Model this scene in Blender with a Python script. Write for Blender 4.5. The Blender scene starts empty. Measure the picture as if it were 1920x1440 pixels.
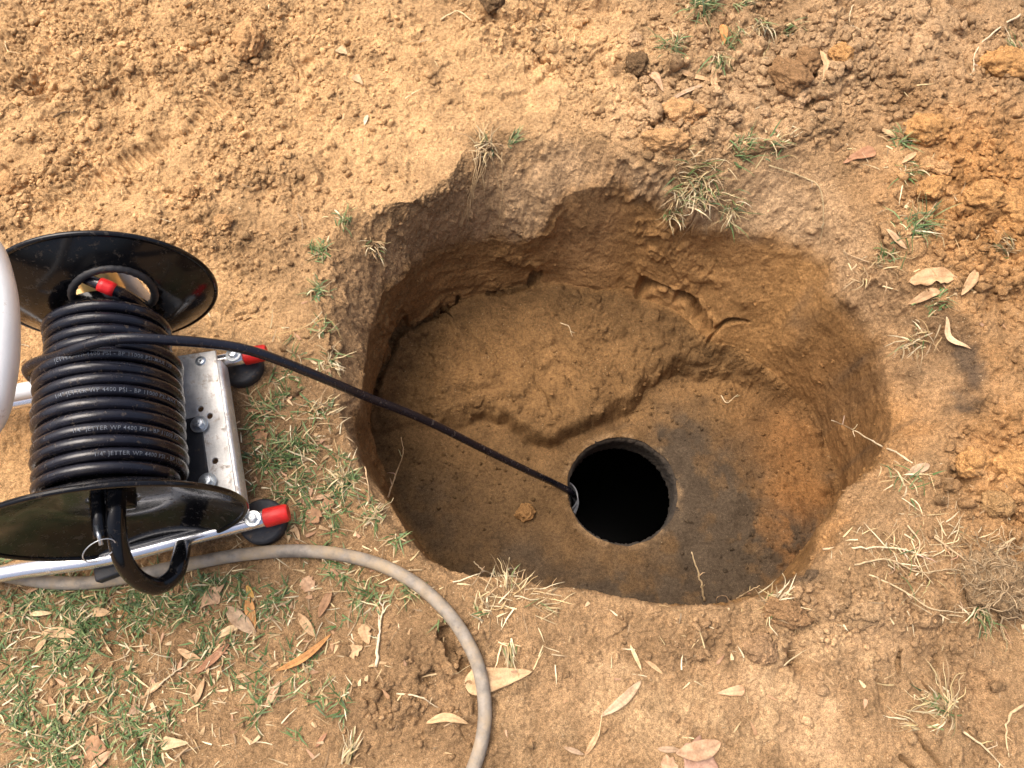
import bpy, bmesh, math, random
import numpy as np
from mathutils import Vector, Matrix, noise as mnoise
from mathutils.bvhtree import BVHTree

# ------------------------------------------------------------------ camera, sky, sun, exposure
C = bpy.context.scene.collection
SC = bpy.context.scene
TILT = math.radians(22); CAMH = 1.0; FPX = 1430.0
cam_d = bpy.data.cameras.new('camera'); cam = bpy.data.objects.new('camera', cam_d); C.objects.link(cam)
cam.location = (0, 0, CAMH); cam.rotation_euler = (TILT, 0, 0)
cam_d.sensor_width = 36; cam_d.lens = 36 * FPX / 1920; cam_d.clip_start = 0.02; cam_d.clip_end = 200
SC.camera = cam
SUN_EL, SUN_AZ = math.radians(66), math.radians(-62)      # azimuth from +Y, negative = to the left
w = bpy.data.worlds.new('World'); SC.world = w; w.use_nodes = True
nt = w.node_tree; sky = nt.nodes.new('ShaderNodeTexSky'); sky.sky_type = 'NISHITA'; sky.sun_disc = False
sky.sun_elevation = SUN_EL; sky.sun_rotation = SUN_AZ; sky.air_density = 0.7; sky.dust_density = 8.0; sky.ozone_density = 0.3
bg = nt.nodes['Background']; bg.inputs['Strength'].default_value = 0.13
nt.links.new(sky.outputs[0], bg.inputs['Color'])
sun_d = bpy.data.lights.new('sun', 'SUN'); sun_d.energy = 1.65; sun_d.angle = math.radians(55); sun_d.color = (1, .95, .88)
sun = bpy.data.objects.new('sun', sun_d); C.objects.link(sun)
sv = Vector((math.sin(SUN_AZ) * math.cos(SUN_EL), math.cos(SUN_AZ) * math.cos(SUN_EL), math.sin(SUN_EL)))
sun.rotation_euler = sv.to_track_quat('Z', 'Y').to_euler(); sun.location = sv * 6
SC.view_settings.view_transform = 'Standard'; SC.view_settings.look = 'None'; SC.view_settings.gamma = 1
SC.view_settings.exposure = .90

random.seed(7); RNG = np.random.default_rng(11)
CA, SA = math.cos(TILT), math.sin(TILT)
def ray(u, v):
    x = (u - 960) / FPX; y = -(v - 720) / FPX
    return Vector((x, y * CA + SA, y * SA - CA))
def at(u, v, z=0.0):
    d = ray(u, v); t = (z - CAMH) / d.z
    return Vector((d.x * t, d.y * t, z))
def atn(uv, z):
    u = np.asarray(uv, float)[:, 0]; v = np.asarray(uv, float)[:, 1]
    x = (u - 960) / FPX; y = -(v - 720) / FPX; dy = y * CA + SA; dz = y * SA - CA
    t = (z - CAMH) / dz
    return x * t, dy * t

# ------------------------------------------------------------------ noise
def _tab(seed): return np.random.default_rng(seed).random((256, 256)).astype(np.float32)
_T = {}
def vn(x, y, seed=0):
    T = _T.setdefault(seed, _tab(seed))
    xi = np.floor(x); yi = np.floor(y); fx = (x - xi).astype(np.float32); fy = (y - yi).astype(np.float32)
    xi = xi.astype(np.int32) & 255; yi = yi.astype(np.int32) & 255; x1 = (xi + 1) & 255; y1 = (yi + 1) & 255
    fx = fx * fx * fx * (fx * (fx * 6 - 15) + 10); fy = fy * fy * fy * (fy * (fy * 6 - 15) + 10)
    a = T[yi, xi]; b = T[yi, x1]; c = T[y1, xi]; d = T[y1, x1]
    a = a + (b - a) * fx; c = c + (d - c) * fx
    return (a + (c - a) * fy) * 2 - 1
def fbm(x, y, scale, octv=4, seed=0, gain=.5):
    x = x / scale; y = y / scale; s = 0; a = 1; n = 0
    for i in range(octv):
        s = s + a * vn(x + 13.7 * i, y - 7.3 * i, seed + i); n += a; a *= gain; x = x * 2.03; y = y * 1.97
    return s / n
def lumps(x, y, size, seed, prob, flat=.75):
    """rounded crumbs of soil: height of the tallest dome over each point"""
    x = x / size; y = y / size
    T1, T2, T3, T4 = [_T.setdefault(seed * 17 + k + 900, _tab(seed * 17 + k + 900)) for k in range(4)]
    xi = np.floor(x).astype(np.int32); yi = np.floor(y).astype(np.int32)
    out = np.zeros(x.shape, np.float32)
    for dx in (-1, 0, 1):
        for dy in (-1, 0, 1):
            cx = xi + dx; cy = yi + dy; a = cx & 255; b = cy & 255
            j1 = T1[b, a]; j2 = T2[b, a]; rr = T3[b, a]; ex = T4[b, a]
            px = (x - cx - j1).astype(np.float32); py = (y - cy - j2).astype(np.float32)
            th = ex * 40; co = np.cos(th); si = np.sin(th); st = 1 + .5 * j1
            qx = (px * co + py * si) * st; qy = (py * co - px * si)
            r = .30 + .42 * rr * rr
            d2 = r * r - qx * qx - qy * qy
            h = np.sqrt(np.maximum(d2, 0))
            h = np.minimum(h, np.maximum(0, .62 * r + (j2 - .5) * 1.3 * qx + (rr - .5) * 1.3 * qy)) * (ex < prob)
            np.maximum(out, h, out=out)
    return out * size * flat
def sm(a, b, t):
    t = np.clip((t - a) / (b - a), 0, 1); return t * t * (3 - 2 * t)
def seg_dist(x, y, pts):
    best = np.full(x.shape, 9., np.float32); along = np.zeros(x.shape, np.float32); L = 0
    for (ax, ay), (bx, by) in zip(pts[:-1], pts[1:]):
        dx, dy = bx - ax, by - ay; l2 = dx * dx + dy * dy + 1e-12
        t = np.clip(((x - ax) * dx + (y - ay) * dy) / l2, 0, 1)
        d = np.hypot(x - ax - t * dx, y - ay - t * dy)
        k = d < best; best = np.where(k, d, best); along = np.where(k, L + t * math.sqrt(l2), along); L += math.sqrt(l2)
    return best, along

# ------------------------------------------------------------------ object helpers
def link(o, parent=None):
    C.objects.link(o)
    if parent: o.parent = parent
    return o
def tag(o, label, cat, group=None, kind=None):
    if label: o['label'] = label
    if cat: o['category'] = cat
    if group: o['group'] = group
    if kind: o['kind'] = kind
    return o
def mesh_obj(name, verts, faces, mat, parent=None, smooth=True, cols=None, mats=None, mi=None):
    me = bpy.data.meshes.new(name)
    verts = np.asarray(verts, np.float32)
    if isinstance(faces, np.ndarray):
        n, k = faces.shape
        me.vertices.add(len(verts)); me.vertices.foreach_set('co', verts.ravel())
        me.loops.add(n * k); me.loops.foreach_set('vertex_index', faces.astype(np.int32).ravel())
        me.polygons.add(n); me.polygons.foreach_set('loop_start', np.arange(0, n * k, k, dtype=np.int32))
        me.update(calc_edges=True)
    else:
        me.from_pydata([tuple(map(float, v)) for v in verts], [], faces)
    if smooth: me.polygons.foreach_set('use_smooth', np.ones(len(me.polygons), bool))
    for m in (mats or [mat]): me.materials.append(m)
    if mi is not None: me.polygons.foreach_set('material_index', np.asarray(mi, np.int32))
    if cols is not None:
        a = me.color_attributes.new('tone', 'FLOAT_COLOR', 'POINT')
        cc = np.ones((len(verts), 4), np.float32); cc[:, :np.shape(cols)[1]] = cols
        a.data.foreach_set('color', cc.ravel())
    me.update()
    return link(bpy.data.objects.new(name, me), parent)
def empty(name, loc, rz=0, parent=None):
    o = bpy.data.objects.new(name, None); o.empty_display_size = .02; o.location = loc; o.rotation_euler = (0, 0, rz)
    return link(o, parent)
class MB:
    def __init__(s): s.v = []; s.f = []; s.c = []
    def add(s, v, f, col=None):
        n = len(s.v); s.v += [tuple(p) for p in v]; s.f += [tuple(i + n for i in q) for q in f]
        s.c += [col or (1, 1, 1)] * len(v)
    def tube(s, pts, rad, sides=10, cap=True, col=None, closed=False):
        pts = [Vector(p) for p in pts]; n = len(pts)
        rad = [rad] * n if isinstance(rad, (int, float)) else list(rad)
        V = []; F = []; prev = None
        for i, p in enumerate(pts):
            if closed: t = pts[(i + 1) % n] - pts[i - 1]
            else: t = pts[min(i + 1, n - 1)] - pts[max(i - 1, 0)]
            if t.length < 1e-9: t = Vector((0, 0, 1))
            t.normalize()
            if prev is None:
                a = Vector((0, 0, 1)) if abs(t.z) < .9 else Vector((1, 0, 0))
                u = t.cross(a).normalized()
            else:
                u = (prev - t * prev.dot(t))
                u = u.normalized() if u.length > 1e-9 else t.orthogonal().normalized()
            prev = u; w_ = t.cross(u)
            for k in range(sides):
                an = 2 * math.pi * k / sides
                V.append(p + (u * math.cos(an) + w_ * math.sin(an)) * rad[i])
        for i in range(n if closed else n - 1):
            j = (i + 1) % n
            for k in range(sides):
                k2 = (k + 1) % sides
                F.append((i * sides + k, i * sides + k2, j * sides + k2, j * sides + k))
        if cap and not closed:
            F.append(tuple(range(sides))[::-1]); F.append(tuple((n - 1) * sides + k for k in range(sides)))
        s.add(V, F, col)
    def lathe(s, prof, org, axis, seg=48, col=None, rgh=0):
        """prof: list of (radius, height along axis)"""
        axis = Vector(axis).normalized(); u = axis.orthogonal().normalized(); w_ = axis.cross(u); org = Vector(org)
        V = []; F = []
        for i, (r, h) in enumerate(prof):
            for k in range(seg):
                an = 2 * math.pi * k / seg
                V.append(org + axis * h + (u * math.cos(an) + w_ * math.sin(an)) * (r + random.uniform(-rgh, rgh)))
        for i in range(len(prof) - 1):
            for k in range(seg):
                k2 = (k + 1) % seg
                F.append((i * seg + k, i * seg + k2, (i + 1) * seg + k2, (i + 1) * seg + k))
        s.add(V, F, col)
    def box(s, c, d, rot=0, bev=0):
        bm = bmesh.new(); bmesh.ops.create_cube(bm, size=1)
        for v in bm.verts: v.co = Vector((v.co.x * d[0], v.co.y * d[1], v.co.z * d[2]))
        if bev: bmesh.ops.bevel(bm, geom=list(bm.edges), offset=bev, segments=2, affect='EDGES', profile=.5)
        R = Matrix.Rotation(rot, 4, 'Z')
        bm.verts.index_update()
        s.add([R @ v.co + Vector(c) for v in bm.verts], [[v.index for v in f.verts] for f in bm.faces]); bm.free()
    def build(s, name, mat, parent=None, smooth=True, cols=False, sharp=None):
        o = mesh_obj(name, s.v, s.f, mat, parent, smooth, np.array(s.c, np.float32) if cols else None)
        if sharp:
            bm = bmesh.new(); bm.from_mesh(o.data)
            for e in bm.edges:
                if len(e.link_faces) == 2 and e.calc_face_angle(0) > math.radians(sharp): e.smooth = False
            bm.to_mesh(o.data); bm.free()
        return o
def catmull(pts, n=10, closed=False):
    P = [Vector(p) for p in pts]; out = []
    m = len(P)
    for i in range(m if closed else m - 1):
        p0 = P[i - 1] if (i > 0 or closed) else P[0] * 2 - P[1]
        p1 = P[i]; p2 = P[(i + 1) % m]
        p3 = P[(i + 2) % m] if (closed or i + 2 < m) else p2 * 2 - p1
        for k in range(n):
            t = k / n
            out.append(.5 * ((2 * p1) + (p2 - p0) * t + (2 * p0 - 5 * p1 + 4 * p2 - p3) * t * t + (3 * p1 - p0 - 3 * p2 + p3) * t ** 3))
    if not closed: out.append(P[-1].copy())
    return out

# ------------------------------------------------------------------ materials
def new_mat(name):
    m = bpy.data.materials.new(name); m.use_nodes = True
    n = m.node_tree.nodes; return m, n, m.node_tree.links, n['Principled BSDF']
def nd(n, t, **kw):
    o = n.new(t)
    for k, v in kw.items():
        if k in o.inputs: o.inputs[k].default_value = v
        else: setattr(o, k, v)
    return o
def ramp(n, l, src, stops):
    r = n.new('ShaderNodeValToRGB'); e = r.color_ramp.elements
    while len(e) < len(stops): e.new(.5)
    for i, (p, c) in enumerate(stops): e[i].position = p; e[i].color = (*c, 1) if len(c) == 3 else c
    l.new(src, r.inputs[0]); return r.outputs[0]
def mixc(n, l, fac, a, b, mode='MIX'):
    m = n.new('ShaderNodeMix'); m.data_type = 'RGBA'; m.blend_type = mode
    for k, v in ((0, fac), (6, a), (7, b)):
        if hasattr(v, 'links'): l.new(v, m.inputs[k])
        elif isinstance(v, (int, float)): m.inputs[k].default_value = v
        else: m.inputs[k].default_value = (*v, 1)
    return m.outputs[2]
def noisetex(n, l, scale, detail=4, rough=.55, coord=None):
    t = nd(n, 'ShaderNodeTexNoise', Scale=scale, Detail=detail, Roughness=rough)
    if coord is None:
        tc = n.new('ShaderNodeTexCoord'); coord = tc.outputs['Object']
    l.new(coord, t.inputs['Vector']); return t.outputs[0]

def soil_material():
    m, n, l, b = new_mat('soil')
    at_ = n.new('ShaderNodeAttribute'); at_.attribute_name = 'tone'
    tc = n.new('ShaderNodeTexCoord').outputs['Object']
    n1 = noisetex(n, l, 28, 5, .6, tc); n2 = noisetex(n, l, 190, 4, .65, tc); n3 = noisetex(n, l, 800, 2, .6, tc)
    c = mixc(n, l, 1.0, at_.outputs['Color'], ramp(n, l, n1, [(.3, (.76, .74, .71)), (.7, (1.2, 1.18, 1.15))]), 'MULTIPLY')
    c = mixc(n, l, 1.0, c, ramp(n, l, n2, [(.28, (.58, .55, .52)), (.5, (1, 1, 1)), (.75, (1.34, 1.32, 1.28))]), 'MULTIPLY')
    c = mixc(n, l, 1.0, c, ramp(n, l, n3, [(.3, (.55, .53, .51)), (.52, (1, 1, 1)), (.72, (1.55, 1.52, 1.48))]), 'MULTIPLY')
    vor = nd(n, 'ShaderNodeTexVoronoi', Scale=430.0); l.new(tc, vor.inputs['Vector'])
    sep = n.new('ShaderNodeSeparateColor'); l.new(vor.outputs['Color'], sep.inputs[0])
    spk = ramp(n, l, sep.outputs[0], [(.945, (0, 0, 0)), (.97, (1, 1, 1))])
    dsp = ramp(n, l, vor.outputs['Distance'], [(.25, (1, 1, 1)), (.45, (0, 0, 0))])
    fac = mixc(n, l, 1.0, spk, dsp, 'MULTIPLY')
    pick = ramp(n, l, sep.outputs[1], [(.45, (.09, .06, .035)), (.55, (.62, .47, .29))])
    fm = n.new('ShaderNodeMath'); fm.operation = 'MULTIPLY'; fm.inputs[1].default_value = .62
    l.new(fac, fm.inputs[0])
    fq = n.new('ShaderNodeMath'); fq.operation = 'MULTIPLY'; l.new(fm.outputs[0], fq.inputs[0]); l.new(at_.outputs['Alpha'], fq.inputs[1])
    c = mixc(n, l, fq.outputs[0], c, pick)
    l.new(c, b.inputs['Base Color'])
    l.new(ramp(n, l, at_.outputs['Alpha'], [(0, (.78,) * 3), (1, (.94,) * 3)]), b.inputs['Roughness'])
    b.inputs['Specular IOR Level'].default_value = .12
    bs = n.new('ShaderNodeMath'); bs.operation = 'MULTIPLY_ADD'; bs.inputs[1].default_value = .55; bs.inputs[2].default_value = .45; l.new(at_.outputs['Alpha'], bs.inputs[0])
    ad = n.new('ShaderNodeMath'); ad.operation = 'MULTIPLY_ADD'; ad.inputs[1].default_value = .45
    l.new(n3, ad.inputs[0]); l.new(n2, ad.inputs[2])
    bp = nd(n, 'ShaderNodeBump', Strength=1.0, Distance=.0042); l.new(bs.outputs[0], bp.inputs['Strength']); l.new(ad.outputs[0], bp.inputs['Height']); l.new(bp.outputs[0], b.inputs['Normal'])
    return m
def plain(name, col, rough=.5, metal=0, var=.12, scale=60, bump=0, bscale=300, coat=0, dirt=0, dirtcol=(.30, .18, .085), dscale=55, spec=.5, attr=False):
    m, n, l, b = new_mat(name)
    tc = n.new('ShaderNodeTexCoord').outputs['Object']
    nz = noisetex(n, l, scale, 5, .6, tc)
    if attr:
        a_ = n.new('ShaderNodeAttribute'); a_.attribute_name = 'tone'; base = a_.outputs['Color']
        c = mixc(n, l, 1.0, base, ramp(n, l, nz, [(.3, (1 - var,) * 3), (.7, (1 + var,) * 3)]), 'MULTIPLY')
    else:
        c = ramp(n, l, nz, [(.3, tuple(v * (1 - var) for v in col)), (.7, tuple(v * (1 + var) for v in col))])
    b.inputs['Roughness'].default_value = rough; b.inputs['Metallic'].default_value = metal
    b.inputs['Specular IOR Level'].default_value = spec
    if coat: b.inputs['Coat Weight'].default_value = coat; b.inputs['Coat Roughness'].default_value = .06
    if dirt:
        dn = noisetex(n, l, dscale, 8, .72, tc)
        df = ramp(n, l, dn, [(.62 - dirt * .25, (0, 0, 0)), (.74 - dirt * .1, (1, 1, 1))])
        c = mixc(n, l, df, c, dirtcol)
        rr = ramp(n, l, df, [(0, (rough,) * 3), (1, (.85,) * 3)]); l.new(rr, b.inputs['Roughness'])
        if metal:
            mm = ramp(n, l, df, [(0, (metal,) * 3), (1, (0, 0, 0))]); l.new(mm, b.inputs['Metallic'])
    l.new(c, b.inputs['Base Color'])
    if bump:
        bn = noisetex(n, l, bscale, 4, .6, tc)
        bp = nd(n, 'ShaderNodeBump', Strength=.6, Distance=bump); l.new(bn, bp.inputs['Height']); l.new(bp.outputs[0], b.inputs['Normal'])
    return m
M = {
    'soil': soil_material(),
    'black': plain('black_paint', (.006, .006, .007), .15, 0, .2, 20, coat=.12, spec=.3, dirt=.24, dirtcol=(.07, .055, .04), dscale=120),
    'hose': plain('black_rubber_hose', (.008, .008, .013), .25, 0, .3, 90, .0004, 240, dirt=.14, dirtcol=(.12, .09, .06), dscale=130),
    'print': plain('hose_print', (.115, .13, .155), .6, 0, .6, 400),
    'red': plain('red_plastic', (.60, .014, .010), .48, 0, .18, 90, .0006, 200, dirt=.16, dirtcol=(.30, .10, .06), dscale=90),
    'tape': plain('red_tape', (.60, .012, .014), .42, 0, .12, 120, .0006, 160),
    'alu': plain('aluminium_plate', (.76, .74, .70), .40, .62, .32, 38, .0004, 500, dirt=.40, dirtcol=(.42, .31, .19), dscale=75),
    'tube': plain('aluminium_tube', (.86, .86, .87), .20, .92, .07, 40, .0002, 300, dirt=.06, dscale=80),
    'zinc': plain('zinc_bolt', (.62, .66, .68), .30, .8, .15, 200, .0003, 500, dirt=.1, dscale=160),
    'rubber': plain('black_rubber', (.022, .022, .024), .55, 0, .3, 80, .0006, 250, dirt=.25, dirtcol=(.13, .085, .05), dscale=110),
    'handle': plain('pale_grey_tube', (.72, .72, .71), .42, .25, .05, 40, .0002, 300, dirt=.05, dscale=80),
    'brass': plain('brass', (.70, .50, .22), .33, .7, .1, 120),
    'grey_hose': plain('grey_hose_rubber', (.245, .21, .168), .65, 0, .4, 60, .0010, 260, dirt=.7, dirtcol=(.37, .275, .165), dscale=26),
    'pvc': plain('pvc_pipe', (.36, .37, .37), .45, 0, .15, 60, .0004, 200, dirt=.35, dirtcol=(.05, .045, .04), dscale=60),
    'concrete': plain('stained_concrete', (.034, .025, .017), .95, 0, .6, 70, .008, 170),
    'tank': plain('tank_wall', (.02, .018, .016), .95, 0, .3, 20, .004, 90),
    'grass': plain('grass_blade', (1, 1, 1), .55, 0, .22, 160, attr=True, spec=.35),
    'root': plain('root_fibre', (1, 1, 1), .8, 0, .3, 260, .0006, 700, attr=True, spec=.2),
}
def leaf_material():
    m, n, l, b = new_mat('dry_leaf')
    a_ = n.new('ShaderNodeAttribute'); a_.attribute_name = 'tone'
    tc = n.new('ShaderNodeTexCoord').outputs['Object']
    n1 = noisetex(n, l, 70, 5, .65, tc); n2 = noisetex(n, l, 420, 3, .6, tc)
    c = mixc(n, l, 1.0, a_.outputs['Color'], ramp(n, l, n1, [(.3, (.68, .6, .52)), (.55, (1, 1, 1)), (.75, (1.18, 1.16, 1.12))]), 'MULTIPLY')
    c = mixc(n, l, 1.0, c, ramp(n, l, n2, [(.3, (.82, .8, .78)), (.7, (1.12, 1.12, 1.12))]), 'MULTIPLY')
    l.new(c, b.inputs['Base Color']); b.inputs['Roughness'].default_value = .62; b.inputs['Specular IOR Level'].default_value = .3
    bp = nd(n, 'ShaderNodeBump', Strength=.5, Distance=.0008); l.new(n2, bp.inputs['Height']); l.new(bp.outputs[0], b.inputs['Normal'])
    return m
M['leaf'] = leaf_material()
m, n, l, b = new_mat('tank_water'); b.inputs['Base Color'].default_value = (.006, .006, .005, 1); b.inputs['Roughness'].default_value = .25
M['water'] = m

# ------------------------------------------------------------------ the ground with the dug hole
ZF = -.36
CX, CY = .16, .43
def radial(entries):
    """entries of (u, v, z) seen from the photograph or ('w', x, y) in metres -> periodic radius over angle"""
    P = []
    for e in entries:
        if e[0] == 'w': x, y = e[1], e[2]
        else: p = at(e[0], e[1], e[2]); x, y = p.x, p.y
        P.append((math.atan2(y - CY, x - CX), math.hypot(x - CX, y - CY), e[2] if e[0] != 'w' else e[3]))
    P.sort(); th = np.array([p[0] for p in P]); r = np.array([p[1] for p in P]); z = np.array([p[2] for p in P])
    th = np.concatenate([th - 2 * math.pi, th, th + 2 * math.pi]); r = np.tile(r, 3); z = np.tile(z, 3)
    tt = np.linspace(-math.pi, math.pi, 1441)
    k = np.exp(-.5 * (np.arange(-14, 15) / 5.0) ** 2); k /= k.sum()
    def res(a):
        f = np.interp(tt, th, a)[:-1]; f = np.concatenate([f[-14:], f, f[:14]]); f = np.convolve(f, k, 'valid')
        return np.concatenate([f, f[:1]])
    R, Z = res(r), res(z)
    return lambda a: (np.interp(a, tt, R).astype(np.float32), np.interp(a, tt, Z).astype(np.float32))
outer = radial([(606, 640, 0), (592, 560, 0), (598, 480, 0), (640, 420, 0), (700, 388, 0), (770, 375, 0), (835, 345, 0), (868, 290, 0), (905, 250, 0),
    (1000, 235, 0), (1090, 240, 0), (1160, 268, 0), (1235, 310, 0), (1310, 300, 0), (1400, 283, 0), (1500, 280, 0), (1575, 300, 0), (1630, 380, 0), (1680, 500, 0),
    (1780, 575, 0), (1850, 660, 0), (1840, 750, 0), (1760, 820, 0), (1705, 900, 0), (1610, 985, 0), (1545, 1050, 0), (1490, 1110, 0), (1430, 1135, 0),
    (1380, 1142, 0), (1280, 1135, 0), (1180, 1117, 0), (1060, 1103, 0), (950, 1100, 0), (860, 1090, 0), (795, 1055, 0), (742, 995, 0), (695, 930, 0),
    (672, 880, 0), (645, 800, 0), (618, 720, 0)])
crest = radial([(690, 640, -.09), (722, 560, -.10), (762, 505, -.12), (830, 460, -.145), (900, 450, -.165), (965, 452, -.17), (1020, 440, -.14), (1046, 395, -.09),
    (1100, 345, -.06), (1178, 350, -.06), (1200, 372, -.07), (1250, 405, -.09), (1320, 435, -.10), (1420, 448, -.10), (1500, 468, -.10), (1537, 500, -.10),
    (1575, 565, -.10), (1625, 630, -.10), (1660, 690, -.10), (1670, 770, -.09), (1650, 850, -.08), (1575, 935, -.07), (1548, 1000, -.06), (1505, 1078, -.035),
    (1438, 1127, -.012), (1380, 1137, -.01), (1280, 1130, -.01), (1180, 1112, -.01), (1060, 1098, -.01), (950, 1095, -.01), (862, 1085, -.01), (800, 1050, -.012),
    (750, 990, -.012), (703, 930, -.015), (682, 880, -.02), (662, 800, -.04), (668, 720, -.06)])
foot = radial([(690, 830, ZF), (706, 720, -.30), (745, 625, -.30), (800, 590, -.30), (860, 565, -.30), (960, 545, -.30), (1080, 538, -.30), (1200, 550, -.30),
    (1275, 585, -.30), (1335, 640, -.30), (1400, 665, -.31), (1480, 720, -.33), (1545, 800, ZF), (1567, 920, ZF), (1540, 1005, ZF), (1492, 1085, ZF),
    ('w', .37, .125, ZF), ('w', .28, .105, ZF), ('w', .15, .125, ZF), ('w', 0, .135, ZF), ('w', -.10, .165, ZF), ('w', -.175, .25, ZF), ('w', -.21, .34, ZF)])
mc = at(1167, 917, ZF); MANR = .101
def pxlist(L, z): return [tuple(at(u, v, z)[:2]) for u, v in L]

def axis(lo, hi, step, far):
    core = np.arange(lo, hi + 1e-6, step); out = []; s = step; x = hi
    while x < far: s *= 1.07; x += s; out.append(x)
    lo_ = []; s = step; x = lo
    while x > -far: s *= 1.07; x -= s; lo_.append(x)
    return np.concatenate([np.array(lo_[::-1]), core, np.array(out)])
GX = axis(-.95, .95, .00135, 6.0); GY = axis(-.12, 1.19, .00135, 6.0)
PX, PY = np.meshgrid(GX, GY); PX = PX.astype(np.float32); PY = PY.astype(np.float32)
near = (sm(-1.35, -1.0, PX) * (1 - sm(1.0, 1.35, PX)) * sm(-.5, -.15, PY) * (1 - sm(1.22, 1.6, PY))).astype(np.float32)
dx = PX - CX; dy = PY - CY; p = np.hypot(dx, dy); th = np.arctan2(dy, dx)
nxd, nyd = dx / np.maximum(p, 1e-6), dy / np.maximum(p, 1e-6)
ej = fbm(nxd * .5, nyd * .5, .055, 5, 40) ; ej2 = fbm(nxd * .5, nyd * .5, .10, 4, 50)
rO, _ = outer(th); rK, zK = crest(th); rF, zFt = foot(th)
ej3 = fbm(nxd * .5, nyd * .5, .13, 2, 55); ej4 = fbm(nxd * .5, nyd * .5, .16, 2, 57)
rO0 = np.maximum(rO, rK + ej3 * .016 + .004)
rO = rO + ej * .018; rK = rK + ej3 * .016; rF = rF + ej4 * .014
rO = np.maximum(rO, rK + .006)
a_ = np.hypot(rO - rK, zK); a0 = np.hypot(rO0 - rK, zK); WP = .145
pK = rO - a_; pF = np.maximum(pK - WP, .06)
inside = p < rO
# base positions: r (true radius), z, q (length along the surface, for noise)
r = p.copy(); z = np.zeros_like(p); wall_len = np.hypot(rK - rF, zK - zFt)
tb = np.clip((rO - p) / np.maximum(a_, 1e-4), 0, 1)                # bank 0 (lip) .. 1 (crest)
tw = np.clip((pK - p) / (pK - pF), 0, 1)                            # wall 0 (crest) .. 1 (foot)
bank = inside & (p >= pK); wall = (p < pK) & (p >= pF); floor = p < pF
bulge = np.sin(tb * math.pi) * (.006 + .014 * fbm(PX, PY, .09, 2, 61))
r = np.where(bank, rK + (rO0 - rK) * (1 - tb) + (rO - rO0) * (1 - tb) ** 9, r); z = np.where(bank, zK * (tb ** 1.6) - bulge * .6, z)
prof = tw + .05 * np.sin(tw * math.pi)                          # steep in the middle, rounded foot
lean = tw ** 1.15
r = np.where(wall, rK + (rF - rK) * lean, r); z = np.where(wall, zK + (zFt - zK) * prof, z)
r = np.where(floor, rF * p / pF, r)
q = np.where(floor, r, np.where(wall, rF + (1 - tw) * wall_len, np.where(bank, rF + wall_len + (1 - tb) * a0, rF + wall_len + a0 + (p - rO))))
X = CX + nxd * r; Y = CY + nyd * r
QX = np.where(inside, CX + nxd * q, X); QY = np.where(inside, CY + nyd * q, Y)
win = sm(0, .03, rO - p)                                             # inside weight
wfl = np.where(floor, 1, 0) * sm(0, .05, pF - p) 
# floor and the raised shelf of soil left in its upper part
shelf_edge = pxlist([(640, 810), (725, 800), (830, 792), (905, 775), (950, 785), (985, 815), (1030, 832), (1062, 815), (1110, 792), (1185, 757), (1205, 735), (1215, 712), (1262, 693),
                     (1330, 690), (1400, 705), (1465, 745), (1515, 800), (1540, 860), (1556, 920), (1600, 960)], -.325)
wx = X + .010 * fbm(X, Y, .05, 4, 70); wy = Y + .010 * fbm(X, Y, .05, 4, 75)
poly = shelf_edge + [(.9, .45), (.9, 1.2), (-.6, 1.2), (-.6, .3)]
inpoly = np.zeros(X.shape, bool)
for (ax, ay), (bx, by) in zip(poly, poly[1:] + poly[:1]):
    cond = ((ay > wy) != (by > wy)) & (wx < (bx - ax) * (wy - ay) / (by - ay + 1e-9) + ax); inpoly ^= cond
sd, sal = seg_dist(wx, wy, shelf_edge); sd = np.where(inpoly, sd, -sd)
hs = .046 * (1 - sm(.60, .78, sal / sal.max()) * .62) * (1 - .62 * (1 - sm(.10, .26, sal / sal.max())))
sdj = sd + .010 * fbm(X, Y, .030, 4, 72); sdk = sd + .016 * fbm(X, Y, .07, 4, 74) - .012
shelf = (.62 * sm(-.006, .010, sdj) + .38 * sm(-.010, .012, sdk)) * hs + sm(.02, .16, sd) * .012
zfl = ZF + shelf * (1 + .22 * fbm(X, Y, .06, 4, 82)) + .006 * fbm(X, Y, .12, 3, 80)
zrim = np.where(floor, zfl, z)
blend = sm(.0, .022, pF - p)
z = np.where(floor, zFt * (1 - blend) + zfl * blend, z)
# --- masks from the photograph
def blob(uvr, zz=0.0, wob=.35, seed=90, X_=None, Y_=None):
    out = np.zeros(X.shape, np.float32)
    wxx = X + wob * .07 * fbm(X, Y, .07, 4, seed); wyy = Y + wob * .07 * fbm(X, Y, .07, 4, seed + 9)
    for e in uvr:
        u, v, ru, rv = e[:4]; s_ = e[4] if len(e) > 4 else 1
        c = at(u, v, zz); a = (at(u + ru, v, zz) - c).length; b_ = (at(u, v + rv, zz) - c).length
        g = s_ * np.exp(-(((wxx - c.x) / a) ** 2 + ((wyy - c.y) / b_) ** 2) * .9)
        out = np.maximum(out, g)
    return out
ow = 1 - sm(-.005, .012, rO - p)
crumbs_tl = blob([(120, 120, 260, 200), (420, 90, 260, 120), (60, 350, 160, 150), (420, 330, 150, 120, 1.2), (560, 200, 110, 80, .6), (380, 470, 160, 60, .9), (20, 700, 80, 140, .6)])
crumbs_tr = blob([(1480, 120, 230, 160), (1750, 120, 230, 160), (1820, 380, 130, 170, 1.2), (1860, 560, 120, 90), (1850, 900, 100, 130), (1620, 1110, 120, 60, .7), (1350, 190, 200, 80), (1200, 120, 120, 110, .7), (1060, 40, 160, 60, .6)])
crumbs_b = blob([(760, 1290, 120, 90, .7), (840, 1240, 70, 70, .8), (1300, 1200, 150, 50, .4), (1480, 1200, 90, 80, .6), (1750, 1250, 120, 120, .4), (900, 1400, 60, 60, .5), (600, 700, 60, 100, .4)])
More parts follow.
